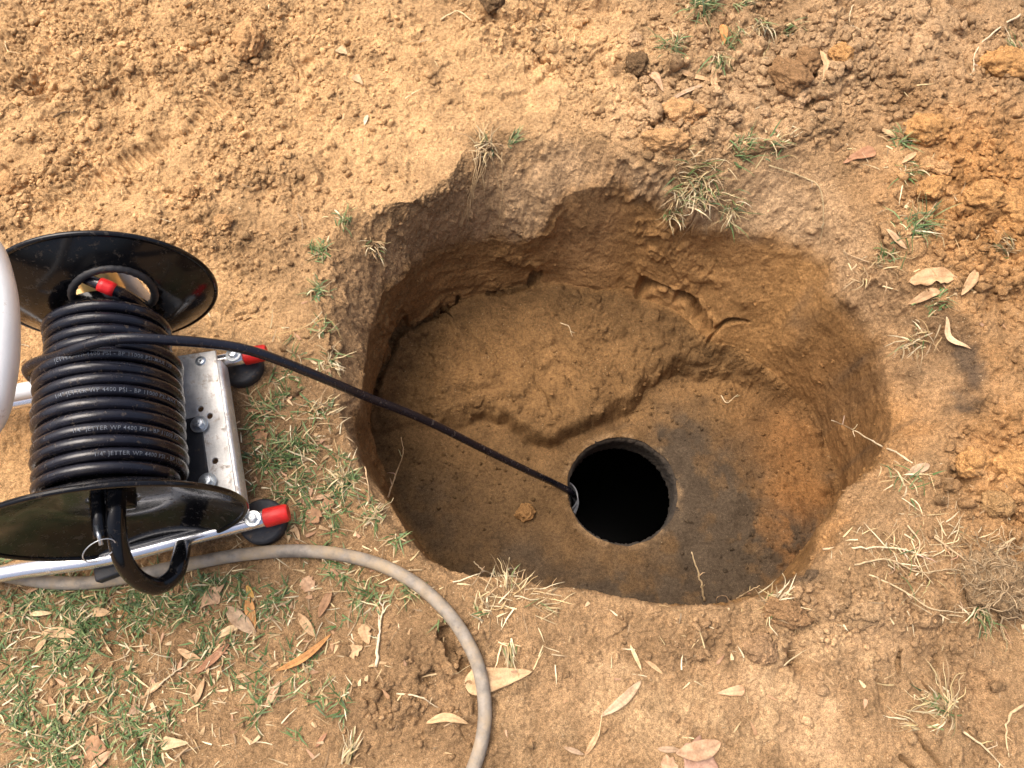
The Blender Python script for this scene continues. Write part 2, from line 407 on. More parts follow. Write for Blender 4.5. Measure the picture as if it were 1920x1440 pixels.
floor_cr = blob([(1480, 960, 90, 140, 1.0), (1440, 740, 140, 60, .7), (950, 680, 230, 120, .6), (830, 870, 120, 60, .5), (1400, 640, 120, 60, .5)], ZF, .5, 130)
big = blob([(1500, 160, 180, 90), (1830, 370, 110, 160), (1880, 880, 90, 130), (1290, 200, 120, 70, .8), (1660, 1130, 80, 50, .7), (440, 90, 60, 60, .8), (60, 330, 90, 110, .6), (400, 380, 90, 70, .5)])
# --- macro relief
H = .016 * fbm(X, Y, .30, 3, 20) + .007 * fbm(X, Y, .09, 3, 25)
scarp = sm(-.03, .05, fbm(X, Y, .11, 4, 27)) * .012 + sm(-.02, .04, fbm(X, Y, .05, 4, 29)) * .006
rough = np.clip(blob([(1000, 60, 330, 130, .9), (1450, 120, 350, 190, 1.1), (1850, 600, 150, 500, 1), (1650, 1150, 200, 120, .6), (250, 250, 300, 260, .55), (820, 1290, 150, 110, .8), (1300, 1200, 220, 60, .5), (700, 350, 90, 70, .4)], 0, .5, 28), 0, 1.1)
H *= (.35 + .65 * sm(.35, .8, Y) + .3 * sm(.45, .8, X))
H += blob([(420, 350, 170, 110, .018), (90, 130, 240, 140, .02), (1800, 380, 160, 200, .026), (1860, 900, 120, 150, .02), (1560, 130, 260, 120, .022), (1700, 40, 200, 70, .02), (930, 60, 130, 50, .018), (1620, 1110, 130, 60, .012), (800, 1270, 120, 100, .009), (470, 80, 40, 50, .010)], 0, .3, 140)
H -= blob([(530, 250, 50, 70, .016), (600, 330, 60, 40, .012), (1000, 110, 90, 35, .018), (1060, 30, 120, 25, .020), (1900, 1190, 60, 60, .022), (1500, 1230, 30, 50, .014), (1800, 1260, 40, 130, .014), (60, 170, 25, 20, .012), (230, 1170, 45, 40, .006), (1650, 540, 60, 60, .01)], 0, .3, 150)
H += rough * (scarp - .009 + .012 * fbm(X, Y, .045, 4, 31, .55))
H -= blob([(1492, 1226, 14, 22, .030), (1806, 893, 14, 16, .034), (1735, 28, 24, 16, .030), (1800, 24, 20, 14, .026), (60, 163, 16, 14, .022), (86, 180, 14, 10, .018), (1570, 30, 14, 12, .02),
    (1895, 62, 18, 12, .018), (1840, 1290, 26, 50, .018), (1650, 1300, 8, 30, .01), (845, 1215, 14, 22, .016), (868, 1262, 10, 18, .014), (800, 1300, 22, 12, .010), (1185, 110, 26, 12, .012), (960, 40, 40, 12, .014), (1110, 18, 50, 10, .018),
    (500, 350, 20, 12, .012), (1520, 200, 20, 10, .016), (1440, 210, 12, 12, .014), (1760, 1240, 10, 30, .014), (1885, 975, 20, 14, .016)], 0, .35, 151)
# tyre-like tread print through the sand
tr = pxlist([(80, 440), (150, 370), (230, 310), (330, 250), (430, 170), (560, 115)], 0)
td, tl = seg_dist(X + .006 * fbm(X, Y, .05, 2, 33), Y, tr)
trm = (1 - sm(.016, .032, td)) * sm(.0, .3, fbm(X, Y, .07, 3, 35) + .26)
H -= trm * (.007 + .0036 * np.sin(tl * 2 * math.pi / .0125 + 35 * td))
# layers of crumbs
smooth = sm(-.22, .16, fbm(X, Y, .10, 4, 172) + .10 + .12 * crumbs_tl)
amt_s = np.clip(.10 + crumbs_tl + crumbs_tr + .7 * crumbs_b, 0, 1) * (1 - .9 * trm) * (.18 + .82 * smooth)
fx = QX + .0034 * fbm(QX, QY, .007, 3, 160); fy = QY + .0034 * fbm(QX, QY, .007, 3, 165)
gx_ = QX + .011 * fbm(QX, QY, .022, 4, 162); gy_ = QY + .011 * fbm(QX, QY, .022, 4, 167)
D = np.zeros(X.shape, np.float32)
D += lumps(fx, fy, .0058, 1, .25 + .75 * amt_s) * (.35 + 1.25 * amt_s) + lumps(fx + .05, fy + .09, .0040, 8, .2 + .7 * amt_s) * .8
D += lumps(fx + .3, fy, .0105, 2, .05 + .75 * np.clip(crumbs_tl * .9 + crumbs_tr + crumbs_b * .8, 0, 1) * smooth) * (.6 + .85 * amt_s) * (1 - .9 * trm)
D = np.maximum(D, lumps(gx_, gy_ + .7, .021, 3, np.clip(.006 + .45 * crumbs_tr + .14 * crumbs_tl + .12 * crumbs_b, 0, .6) * smooth * (1 - trm), .7) + D * .4)
D = np.maximum(D, lumps(gx_ + .1, gy_ + .2, .042, 4, .65 * big * (1 - trm), .62) + D * .55)
D += .0060 * fbm(QX, QY, .026, 5, 170, .6) * (.35 + .75 * amt_s) + .0018 * fbm(QX, QY, .0065, 3, 175)
crust = sm(.02, .16, fbm(X, Y, .055, 5, 176, .55) - .10) * np.clip(blob([(1350, 1330, 420, 120, 1), (1650, 1250, 220, 130, .9), (1020, 1180, 160, 70, .5), (1640, 420, 140, 160, .4), (1150, 170, 200, 120, .5)], 0, .6, 177), 0, 1) * ow
D += .0022 * crust
pit = sm(.25, .6, fbm(QX, QY, .05, 4, 178)) * np.clip(crumbs_tl + crumbs_tr + crumbs_b, 0, 1); D -= .010 * pit * (1 - trm)
outD = D
# inside: smoother cut soil, with scrapes, cracks, flakes and crumbs
inD = .0080 * fbm(QX, QY, .05, 5, 180, .55) + .0019 * fbm(QX, QY, .009, 3, 185) + lumps(fx, fy, .0062, 5, .10 + .8 * floor_cr) * (.35 + .65 * floor_cr) + lumps(fx, fy + .4, .013, 6, .02 + .4 * floor_cr) * .8
slab = np.where(floor, 1, 0) * (1 - sm(-.01, .01, sd)) * (1 - np.clip(floor_cr * 1.3, 0, 1)); inD *= (1 - .72 * slab) * (1 - .55 * np.where(wall, 1, 0))
ridg = 1 - np.abs(fbm(QX, QY, .07, 5, 190)); inD += .006 * (1 - .8 * slab) * sm(.80, 1.0, ridg) * (sm(.0, .5, fbm(QX, QY, .16, 2, 195)))
shelf_w = np.where(floor, 1, 0) * sm(.0, .03, sd)
inD += shelf_w * (lumps(gx_ + .2, gy_ + .5, .030, 9, .40, .45) + lumps(gx_ + .6, gy_ + .1, .012, 10, .35, .7) + .006 * fbm(QX, QY, .03, 4, 187))
# stepped spade cuts down the wall
cuts = np.abs(((th * 3.1 + 1.2 * ej3) % 1.0) - .5) * 2
strata = fbm(th * .30 + .2 * tw, tw * .30 + .05 * ej3, .06, 4, 198); inD += np.where(wall, 1, 0) * .0030 * strata * sm(0, .08, tw) * (1 - sm(.92, 1, tw))
inD += np.where(wall, 1, 0) * .0008 * sm(.78, 1, 1 - np.abs(fbm(th * .15, tw * .3 + .04 * fbm(QX, QY, .05, 3, 199), .05, 3, 197)))
D = np.where(inside, inD * win + outD * (1 - win), outD)
# cracks
def crack(pts, zz, wd, dep, seed):
    d_, _ = seg_dist(X + .006 * fbm(X, Y, .02, 3, seed), Y + .006 * fbm(X, Y, .02, 3, seed + 5), pxlist(pts, zz))
    return dep * (1 - sm(wd * .3, wd, d_))
CR = crack([(700, 740), (735, 670), (745, 628), (800, 600), (840, 580), (856, 562)], -.30, .0052, .022, 210)
CR = np.maximum(CR, crack([(915, 552), (960, 548), (1010, 528)], -.30, .005, .018, 220))
CR = np.maximum(CR, crack([(1195, 548), (1240, 555), (1290, 580), (1325, 625)], -.30, .009, .032, 230))
CR = np.maximum(CR, crack([(1325, 640), (1345, 622), (1390, 620)], -.30, .005, .02, 235))
CR = np.maximum(CR, crack([(1000, 700), (1010, 720), (1040, 770)], -.30, .003, .008, 240))
CR = np.maximum(CR, crack([(1690, 1260), (1695, 1220)], 0, .003, .012, 250)); CR = np.maximum(CR, crack([(1690, 1420), (1720, 1440)], 0, .005, .015, 255))
CR = np.maximum(CR, crack([(1725, 1380), (1760, 1430)], 0, .004, .012, 260)); CR = np.maximum(CR, crack([(1000, 90), (1030, 105)], 0, .004, .012, 265))
CR = np.maximum(CR, crack([(830, 1190), (850, 1225), (868, 1255)], 0, .008, .012, 270))
# small fine cracking (drying) inside the hole
D -= CR * np.where(floor | (tw > .72) | ~inside, 1, 0)
# displace along the normal
z = z + H * (1 - sm(-.03, .05, rO - p)) 
def normals(X, Y, Z):
    ux, uy, uz = np.gradient(X, axis=1), np.gradient(Y, axis=1), np.gradient(Z, axis=1)
    vx, vy, vz = np.gradient(X, axis=0), np.gradient(Y, axis=0), np.gradient(Z, axis=0)
    nx, ny, nz = uy * vz - uz * vy, uz * vx - ux * vz, ux * vy - uy * vx
    l_ = np.sqrt(nx * nx + ny * ny + nz * nz) + 1e-12
    return nx / l_, ny / l_, nz / l_
NX, NY, NZ = normals(X, Y, z)
man = np.hypot(X - mc.x, Y - mc.y)
D = D * near * sm(MANR, MANR + .01, man)
X += NX * D; Y += NY * D; z += NZ * D
# lip of the manhole: soil drawn onto the concrete edge
man = np.hypot(X - mc.x, Y - mc.y); fl_m = floor & (man < .2)
mang = np.arctan2(Y - mc.y, X - mc.x)
near_c = fl_m & (man < MANR + .0035) & (man > MANR - .0035)
MR = MANR * (1 + .034 * fbm(np.cos(mang) * .3, np.sin(mang) * .3, .12, 4, 63))
near_c = fl_m & (man < MR + .0035) & (man > MR - .0035)
k = np.where(near_c, MR / np.maximum(man, 1e-4), 1); X = np.where(near_c, mc.x + (X - mc.x) * k, X); Y = np.where(near_c, mc.y + (Y - mc.y) * k, Y)
z = np.where(fl_m, z + (ZF - .004 - z) * (1 - sm(.0, .022, man - MANR)), z)
# --- colour of the soil (kinds of soil and stains, plus the reel's shadow right of the plate)
def lerp(c, col, f): return c + (np.array(col, np.float32) - c) * f[..., None]
sand = (.525, .334, .165); dry = (.32, .204, .106); damp = (.235, .131, .052); clay = (.42, .215, .075); dark = (.058, .044, .030); palec = (.52, .355, .205)
col = np.empty(X.shape + (3,), np.float32); col[:] = dry
f_s = np.clip(blob([(200, 200, 420, 330), (600, 150, 320, 220), (1000, 110, 260, 140), (300, 600, 260, 120), (20, 800, 90, 200, .9), (700, 330, 120, 100, .7)], 0, .6, 300) * 1.4, 0, 1)
col = lerp(col, sand, f_s)
col = lerp(col, clay, np.clip(blob([(1840, 370, 150, 200, 1.1), (1800, 640, 90, 120, .6), (1870, 860, 110, 140, .8), (40, 760, 120, 160, .45), (300, 1010, 120, 60, .35), (1760, 260, 60, 60, .7), (230, 1170, 46, 46, .7)], 0, .7, 310), 0, 1) * .75)
col = lerp(col, palec, np.clip(blob([(1440, 120, 260, 120, .8), (1700, 80, 220, 120, .7), (1300, 210, 160, 60, .8), (1600, 1170, 130, 60, .6), (1440, 1290, 60, 60, .7), (1520, 1270, 40, 40, .8), (1500, 1370, 60, 60, .7), (1140, 1270, 30, 50, .7), (1300, 1330, 300, 90, .25)], 0, .9, 320), 0, 1) * .8)
col = lerp(col, (.245, .155, .082), np.clip(blob([(1330, 1200, 200, 45, .8), (1470, 1200, 60, 60, .9), (600, 1150, 500, 60, .35), (520, 780, 120, 200, .8), (760, 1290, 130, 90, .6), (840, 1380, 90, 90, .5), (1830, 1300, 80, 140, .7), (1390, 40, 110, 60, .7), (1830, 60, 60, 60, .5), (1190, 125, 30, 20, .9), (930, 10, 30, 20, .9), (1720, 1080, 80, 80, .5)], 0, .9, 330), 0, 1) * .85)  # browner soil; the patch right of the plate paints in the reel's shadow
col = lerp(col, (.47, .32, .175), crust * .6)
# bank, wall, floor
fi = sm(.0, .03, rO - p)
bankcol = np.empty_like(col); bankcol[:] = (.385, .245, .128)
bankcol = lerp(bankcol, palec, np.clip(blob([(1470, 370, 170, 80), (1620, 440, 60, 80), (1010, 330, 90, 80, .7), (1230, 330, 60, 30, .8)], -.04, .5, 340), 0, 1) * .9)
bankcol = lerp(bankcol, clay, np.clip(blob([(1690, 780, 60, 90), (1560, 1000, 50, 80, .8), (1650, 700, 40, 80, .6)], -.04, .5, 345), 0, 1) * .7)
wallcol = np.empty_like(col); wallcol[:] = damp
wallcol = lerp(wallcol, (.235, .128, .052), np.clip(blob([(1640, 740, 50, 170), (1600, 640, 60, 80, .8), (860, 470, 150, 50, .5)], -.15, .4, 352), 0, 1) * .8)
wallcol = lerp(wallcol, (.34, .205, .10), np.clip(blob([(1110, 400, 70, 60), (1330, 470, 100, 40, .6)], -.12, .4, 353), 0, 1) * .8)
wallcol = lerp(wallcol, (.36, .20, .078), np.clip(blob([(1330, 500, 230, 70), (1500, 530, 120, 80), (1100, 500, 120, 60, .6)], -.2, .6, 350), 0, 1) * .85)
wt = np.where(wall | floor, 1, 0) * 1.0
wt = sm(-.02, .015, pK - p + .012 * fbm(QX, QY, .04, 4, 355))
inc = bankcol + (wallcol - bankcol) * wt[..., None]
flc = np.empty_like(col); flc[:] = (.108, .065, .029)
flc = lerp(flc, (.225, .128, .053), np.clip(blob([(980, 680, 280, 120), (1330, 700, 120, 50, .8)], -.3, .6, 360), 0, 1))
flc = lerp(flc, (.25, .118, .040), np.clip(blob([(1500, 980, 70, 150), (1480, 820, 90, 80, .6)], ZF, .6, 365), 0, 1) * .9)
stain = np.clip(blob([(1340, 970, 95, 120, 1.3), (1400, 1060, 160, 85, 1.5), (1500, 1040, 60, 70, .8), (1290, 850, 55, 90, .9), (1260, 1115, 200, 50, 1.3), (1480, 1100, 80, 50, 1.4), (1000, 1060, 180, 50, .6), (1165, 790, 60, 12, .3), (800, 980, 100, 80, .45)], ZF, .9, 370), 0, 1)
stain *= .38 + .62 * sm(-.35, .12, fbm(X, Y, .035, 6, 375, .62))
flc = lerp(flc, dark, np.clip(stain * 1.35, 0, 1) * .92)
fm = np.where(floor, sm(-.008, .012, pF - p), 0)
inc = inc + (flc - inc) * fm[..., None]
# smears of charcoal-dark soil in the wall and the scoop on the right
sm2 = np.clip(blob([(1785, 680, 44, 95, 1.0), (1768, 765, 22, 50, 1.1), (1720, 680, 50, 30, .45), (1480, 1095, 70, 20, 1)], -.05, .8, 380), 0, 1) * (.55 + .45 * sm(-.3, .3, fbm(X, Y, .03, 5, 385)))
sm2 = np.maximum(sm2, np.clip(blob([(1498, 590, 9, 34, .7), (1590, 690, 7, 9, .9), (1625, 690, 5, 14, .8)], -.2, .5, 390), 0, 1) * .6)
fb = np.where(bank, sm(.02, .62, tb + .22 * fbm(QX, QY, .035, 4, 392)), np.where(inside, 1, 0)); fi = np.minimum(fi, fb)
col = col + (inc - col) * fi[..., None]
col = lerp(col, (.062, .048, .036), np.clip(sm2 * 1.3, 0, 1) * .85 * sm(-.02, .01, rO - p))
col *= (1 + (.10 + .14 * ow) * fbm(QX, QY, .06, 5, 395) + .12 * ow * fbm(QX, QY, .018, 3, 396))[..., None]
ringd = (1 - sm(.0, .016, man - MANR)) * fl_m
col = lerp(col, (.33, .22, .12), np.clip(ringd * .5 * sm(-.1, .4, fbm(X, Y, .02, 4, 398)), 0, 1))

ny_, nx_ = X.shape
idx = np.arange(ny_ * nx_).reshape(ny_, nx_)
faces = np.stack([idx[:-1, :-1], idx[:-1, 1:], idx[1:, 1:], idx[1:, :-1]], -1).reshape(-1, 4)
inm = (fl_m & (man < MR - .0008)).ravel()
faces = faces[~inm[faces].any(1)]
V = np.stack([X, Y, z], -1).reshape(-1, 3)
shw = sm(0, .02, sd)
dry_ = 1 - np.where(floor, (.85 - .5 * shw) * (1 - .5 * np.clip(floor_cr, 0, 1)), np.where(wall, .65, 0)) * sm(0, .02, np.where(floor, 1, pK - p))
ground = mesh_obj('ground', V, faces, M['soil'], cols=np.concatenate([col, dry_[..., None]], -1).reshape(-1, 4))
tag(ground, 'dug sandy brown soil with a deep hole in the middle', 'ground', kind='structure')
NX, NY, NZ = normals(X, Y, z)

# a coarser copy of the surface, only to find where things rest
s_ = 4; iy = np.r_[np.arange(0, ny_, s_)]; ix = np.r_[np.arange(0, nx_, s_)]
Vc = np.stack([X, Y, z], -1)[np.ix_(iy, ix)].reshape(-1, 3)
ic = np.arange(len(iy) * len(ix)).reshape(len(iy), len(ix))
fc = np.stack([ic[:-1, :-1], ic[:-1, 1:], ic[1:, 1:], ic[1:, :-1]], -1).reshape(-1, 4)
BVH = BVHTree.FromPolygons(Vc.tolist(), fc.tolist())
def hit(u, v):
    h, nrm, _, _ = BVH.ray_cast(Vector((0, 0, CAMH)), ray(u, v).normalized())
    if h is None: return at(u, v, 0), Vector((0, 0, 1))
    if nrm.z < 0: nrm = -nrm
    return h, nrm
def gz(x, y, top=.6):
    h, nrm, _, _ = BVH.ray_cast(Vector((x, y, top)), Vector((0, 0, -1)))
    return h.z if h else 0.0

#@@PART2@@
# ------------------------------------------------------------------ tank under the manhole
t = empty('septic_tank', (mc.x, mc.y, ZF))
tag(t, 'dark round tank below the dug hole with a rough concrete opening in its lid', 'tank')
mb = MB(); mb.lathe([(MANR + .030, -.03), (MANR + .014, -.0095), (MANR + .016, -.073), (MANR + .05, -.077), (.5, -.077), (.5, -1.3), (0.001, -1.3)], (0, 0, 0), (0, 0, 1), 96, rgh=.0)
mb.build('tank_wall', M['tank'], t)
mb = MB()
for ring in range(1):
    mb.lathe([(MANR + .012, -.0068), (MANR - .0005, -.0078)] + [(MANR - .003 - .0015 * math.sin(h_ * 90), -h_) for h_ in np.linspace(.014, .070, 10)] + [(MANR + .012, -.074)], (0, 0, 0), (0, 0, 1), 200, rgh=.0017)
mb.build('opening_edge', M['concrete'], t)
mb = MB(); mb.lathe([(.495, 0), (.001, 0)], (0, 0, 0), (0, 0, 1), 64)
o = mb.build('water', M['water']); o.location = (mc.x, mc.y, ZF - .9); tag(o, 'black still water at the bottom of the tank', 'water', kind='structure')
pc = at(1052, 930, ZF - .085)
t = empty('pipe_tee', (pc.x, pc.y, ZF - .085)); tag(t, 'grey plastic pipe end just inside the left edge of the manhole', 'pipe')
mb = MB(); mb.lathe([(.0300, -.30), (.0300, -.001), (.0305, 0), (.0325, 0), (.0330, -.001), (.0330, -.30)], (0, 0, 0), (0, 0, 1), 64); mb.build('pipe', M['pvc'], t)
mb = MB(); mb.lathe([(.0332, -.045), (.0375, -.045), (.0382, -.046), (.0382, -.30), (.0332, -.30)], (0, 0, 0), (0, 0, 1), 64); mb.build('socket', M['pvc'], t)

# ------------------------------------------------------------------ hose reel on its aluminium frame
RB = Vector((-.475, .33, 0)); RZ = math.radians(12.5)
MW = Matrix.Translation(RB) @ Matrix.Rotation(RZ, 4, 'Z'); MI = MW.inverted()
camL = MI @ Vector((0, 0, CAMH))
def L(u, v, z): return MI @ at(u, v, z)
def Lp(u, v, y):
    d = MI.to_3x3() @ ray(u, v); t_ = (y - camL.y) / d.y; return camL + d * t_
ZA = .160; RFS = {-1: .138, 1: .1255}
reel = empty('hose_reel', RB, RZ)
tag(reel, 'black and aluminium hose reel standing on red tipped legs left of the hole', 'hose reel')
def flange(y0, sgn, opening=None):
    RF = RFS[sgn]; rr = [.012, .03, .045, .058, .07, .08] + [.08 + (RF - .08) * i / 22 for i in range(1, 23)]
    seg = 144; V_ = []; F_ = []
    for r_ in rr:
        dyy = .030 * max(0, (r_ - .066) / (RF - .066)) ** 1.35
        for k in range(seg):
            a = 2 * math.pi * k / seg; V_.append([r_ * math.cos(a), y0 + sgn * dyy, ZA + r_ * math.sin(a)])
    if opening:
        (ox, oz), (ax, az) = opening
        for v_ in V_:
            ex, ez = (v_[0] - ox) / ax, (v_[2] - oz) / az; e = math.hypot(ex, ez)
            if .86 < e < 1.1: v_[0] = ox + ex / e * ax; v_[2] = oz + ez / e * az
    for i in range(len(rr) - 1):
        for k in range(seg):
            k2 = (k + 1) % seg; q_ = (i * seg + k, i * seg + k2, (i + 1) * seg + k2, (i + 1) * seg + k)
            if opening:
                cx = sum(V_[j][0] for j in q_) / 4; cz = sum(V_[j][2] for j in q_) / 4
                if math.hypot((cx - ox) / ax, (cz - oz) / az) < .985: continue
            F_.append(q_)
    o = mesh_obj('flange', V_, F_, M['black'], reel)
    s = o.modifiers.new('thickness', 'SOLIDIFY'); s.thickness = .0022; s.offset = 0
    mb = MB(); yr = y0 + sgn * .030
    mb.tube([(RF * math.cos(a), yr, ZA + RF * math.sin(a)) for a in np.linspace(0, 2 * math.pi, 145)[:-1]], .0034, 10, closed=True)
    mb.build('rolled_rim', M['black'], o)
    return o
YL, YU = -.132, .106; RF = RFS[1]
flange(YL, -1)
a, b_, c_, d_ = Lp(104, 535, YU + .006), Lp(304, 540, YU + .006), Lp(205, 500, YU + .006), Lp(205, 588, YU + .006)
ocx, ocz = (a.x + b_.x) / 2, (c_.z + d_.z) / 2; oax, oaz = (b_.x - a.x) / 2 - .007, abs(c_.z - d_.z) / 2 - .004
uf = flange(YU, 1, ((ocx, ocz), (oax, oaz)))
mb = MB()
ring = []
for k in range(96):
    an = 2 * math.pi * k / 96; x_ = ocx + oax * math.cos(an); z_ = ocz + oaz * math.sin(an); r_ = math.hypot(x_, z_ - ZA)
    ring.append((x_, YU + .030 * max(0, (r_ - .066) / (RF - .066)) ** 1.35, z_))
mb.tube(ring, [.0046 + .0005 * (k % 3 == 0) for k in range(96)], 10, closed=True); mb.build('edge_trim', M['rubber'], uf)
mb = MB(); mb.lathe([(.052, YL - .001), (.052, YU + .001)], (0, 0, ZA), (0, 1, 0), 64); mb.build('drum', M['black'], reel)
mb = MB(); mb.lathe([(.001, -.014), (.022, -.014), (.0235, -.012), (.0240, .0)], (0, YL, ZA), (0, 1, 0), 40); mb.build('hub', M['black'], reel)
# swivel behind the upper flange
sb = Lp(182, 520, .166)
mb = MB(); mb.lathe([(.001, -.045), (.023, -.045), (.024, -.043), (.024, .016), (.022, .020), (.001, .020)], sb, (0, .45, 1), 32)
mb.lathe([(.001, -.03), (.0125, -.03), (.0125, .03), (.001, .03)], sb + Vector((-.012, -.012, -.02)), (1, .1, 0), 6)
mb.lathe([(.008, -.026), (.013, -.026), (.013, .0), (.008, .0)], sb + Vector((.0, -.010, -.03)), (0, 1, .3), 28)
mb.build('swivel_fitting', M['brass'], reel, sharp=35)
mb = MB(); mb.tube([Lp(205, 480, .19), Lp(240, 530, .185), Lp(300, 600, .165)], .0125, 16); mb.build('support_bar', M['handle'], reel)
# base plate with drilled holes, folded edge
def plate_mesh(name, outer_, holes, z_, ext, mat, bev=.0008):
    cu = bpy.data.curves.new(name, 'CURVE'); cu.dimensions = '2D'; cu.fill_mode = 'BOTH'; cu.extrude = ext; cu.bevel_depth = bev; cu.bevel_resolution = 1
    def sp(pts):
        s = cu.splines.new('POLY'); s.points.add(len(pts) - 1)
        for q_, p_ in zip(s.points, pts): q_.co = (p_[0], p_[1], 0, 1)
        s.use_cyclic_u = True
    sp(outer_)
    for hx, hy, hr in holes: sp([(hx + hr * math.cos(k * math.pi / 12), hy + hr * math.sin(k * math.pi / 12)) for k in range(24)])
    tmp = bpy.data.objects.new(name + '_curve', cu); C.objects.link(tmp)
    bpy.context.view_layer.update()
    me = bpy.data.meshes.new_from_object(tmp.evaluated_get(bpy.context.evaluated_depsgraph_get()))
    bpy.data.objects.remove(tmp); bpy.data.curves.remove(cu)
    me.name = name; me.materials.clear(); me.materials.append(mat)
    o = bpy.data.objects.new(name, me); o.location = (0, 0, z_); return link(o, reel)
PZ = .068
tl, tr_, br = L(318, 672, PZ), L(404, 659, PZ), L(448, 962, PZ)
_x1, _x2 = br.x - .010, br.x - .006
hl = [(L(u, v, PZ).x, L(u, v, PZ).y, .0046) for u, v in ((377, 768), (394, 781), (404, 865), (331, 745))]
plate_mesh('base_plate', [(-.07, YL + .010), (_x1 - .008, YL + .010), (_x1, YL - .006), (_x2, br.y), (br.x, br.y), (tr_.x, tr_.y), (tl.x, tl.y), (-.07, tl.y)], hl, PZ, .0014, M['alu'])
mb = MB()
e0, e1 = Vector((br.x + .0015, br.y, PZ - .014)), Vector((tr_.x + .0015, tr_.y - .012, PZ - .014))
dv = e1 - e0; mb.box((e0 + e1) / 2, (.0095, dv.length, .030), math.atan2(dv.y, dv.x) - math.pi / 2, .0035); mb.build('folded_edge', M['alu'], reel)
# black bracket under the drum
k0, k1, k2_, k3 = L(300, 800, PZ + .004), L(375, 782, PZ + .004), L(392, 906, PZ + .004), L(300, 930, PZ + .004)
plate_mesh('bracket', [(k0.x - .03, k0.y), (k1.x, k1.y), (k2_.x, k2_.y), (k3.x - .03, k3.y)], [], PZ + .0040, .0016, M['rubber'])
def bolt(pos, name='bolt', wr=.0112, hr=.0070, parent=reel):
    mb = MB(); mb.lathe([(.001, .0019), (wr - .0006, .0019), (wr, .0013), (wr, 0), (.001, 0)], pos, (0, 0, 1), 36)
    mb.lathe([(.001, .0085), (hr * .55, .0085), (hr * .9, .0078), (hr, .0070), (hr, .0019)], pos, (.05, .03, 1), 6)
    mb.lathe([(.001, .0100), (hr * .42, .0098), (hr * .45, .0085)], pos, (.05, .03, 1), 14)
    return mb.build(name, M['zinc'], parent, sharp=30)
bolt(L(374, 796, PZ + .008)); bolt(L(389, 903, PZ + .008))
mb = MB(); mb.lathe([(.001, .0022), (.003, .0024), (.0055, .0018), (.0070, .0006), (.0072, 0)], L(376, 677, PZ + .002), (0, 0, 1), 28); mb.build('screw', M['zinc'], reel)
# frame tubes: lower and upper leg, both bent up into the carrying handle at the left
LZ = .036; TR = .0105
lt, ut = L(500, 971, LZ), L(462, 668, LZ)
ll0, ll1 = L(200, 1046, LZ), L(60, 1066, LZ)
lowleg = catmull([lt, lt * .5 + ll0 * .5, ll0, ll1, ll1 + Vector((-.06, .003, .004)), ll1 + Vector((-.12, .01, .03)), ll1 + Vector((-.15, .016, .09))] +
                 [MI @ at(u, v, zz) for u, v, zz in ((-170, 960, .26), (-110, 850, .37), (-34, 795, .42), (-6, 705, .43), (0, 610, .435), (-8, 530, .43), (-38, 455, .42), (-110, 400, .37))], 8)
uy = ut.y
lowleg += catmull([lowleg[-1], Vector((-.30, uy, .26)), Vector((-.30, uy, .09)), Vector((-.27, uy, .045)), Vector((-.2, uy, LZ)), Vector((-.05, uy, LZ)), ut], 8)[1:]
mb = MB(); mb.tube(lowleg, [TR if p_.z < .12 else TR + .004 * min(1, (p_.z - .12) / .2) for p_ in lowleg], 18); ft = mb.build('frame_tube', M['tube'], reel)
ft.data.materials.append(M['handle'])
for f_ in ft.data.polygons: f_.material_index = int(f_.center.z > .12)
cb = L(36, 735, .055); mb = MB(); mb.tube([Vector((-.30, cb.y, .055)), Vector((.02, cb.y, .055))], .0115, 14); mb.build('cross_tube', M['handle'], reel)
for tip, fx_, fy_ in ((lt, 493, 978), (ut, 452, 686)):
    mb = MB(); dx_ = (lt - ll0).normalized() if tip is lt else Vector((1, 0, 0))
    mb.lathe([(.0108, -.006), (.0120, -.006), (.0124, -.003), (.0117, .021), (.0098, .0240), (.001, .0245)], tip + dx_ * .004, dx_, 14); mb.build('end_cap', M['red'], reel, sharp=40)
    fc_ = L(fx_, fy_, .01)
    mb = MB(); mb.lathe([(.001, .023), (.010, .023), (.012, .018), (.026, .0165), (.0295, .014), (.030, .004), (.029, -.004), (.001, -.004)], (fc_.x, fc_.y, 0), (0, 0, 1), 44); mb.build('rubber_foot', M['rubber'], reel)
    bolt(tip + dx_ * -.014 + Vector((0, 0, TR + .0005)), 'nut', .0105, .0062)
lf = L(212, 1072, .01)
mb = MB(); mb.box((lf.x, lf.y, .013), (.034, .020, .026), .15, .003); mb.build('rubber_block', M['rubber'], reel)
# bent black crank tube and the locking pin beside it
_h = Lp(346, 1000, YL - .021)
hp = [L(u, v, zz) for u, v, zz in ((219, 918, .185), (217, 960, .182), (219, 1000, .172), (230, 1048, .150), (256, 1084, .120), (293, 1099, .092), (326, 1080, .076), (338, 1048, .068))] + [Lp(343, 1016, YL - .030), _h, Lp(349, 985, YL - .012)]
mb = MB(); mb.tube(catmull(hp, 8), .0102, 18); mb.build('bent_tube', M['black'], reel)
mb = MB(); mb.tube(catmull([L(183, 925, .182), L(186, 965, .180), L(190, 1008, .172)], 5), .0083, 16); ax_ = mb.build('lock_pin', M['black'], reel)
mb = MB(); pr_ = L(184, 1000, .184); mb.tube([L(181, 985, .184), L(190, 1022, .178)], .0024, 10)
rc_ = L(186, 1032, .176); e1_ = (L(214, 1014, .178) - rc_); e2_ = Vector((.002, -.006, -.010))
mb.tube([rc_ + e1_ * math.cos(k * math.pi / 18) + e2_ * math.sin(k * math.pi / 18) for k in range(36)], .00075, 6, closed=True)
mb.build('split_ring', M['zinc'], ax_)

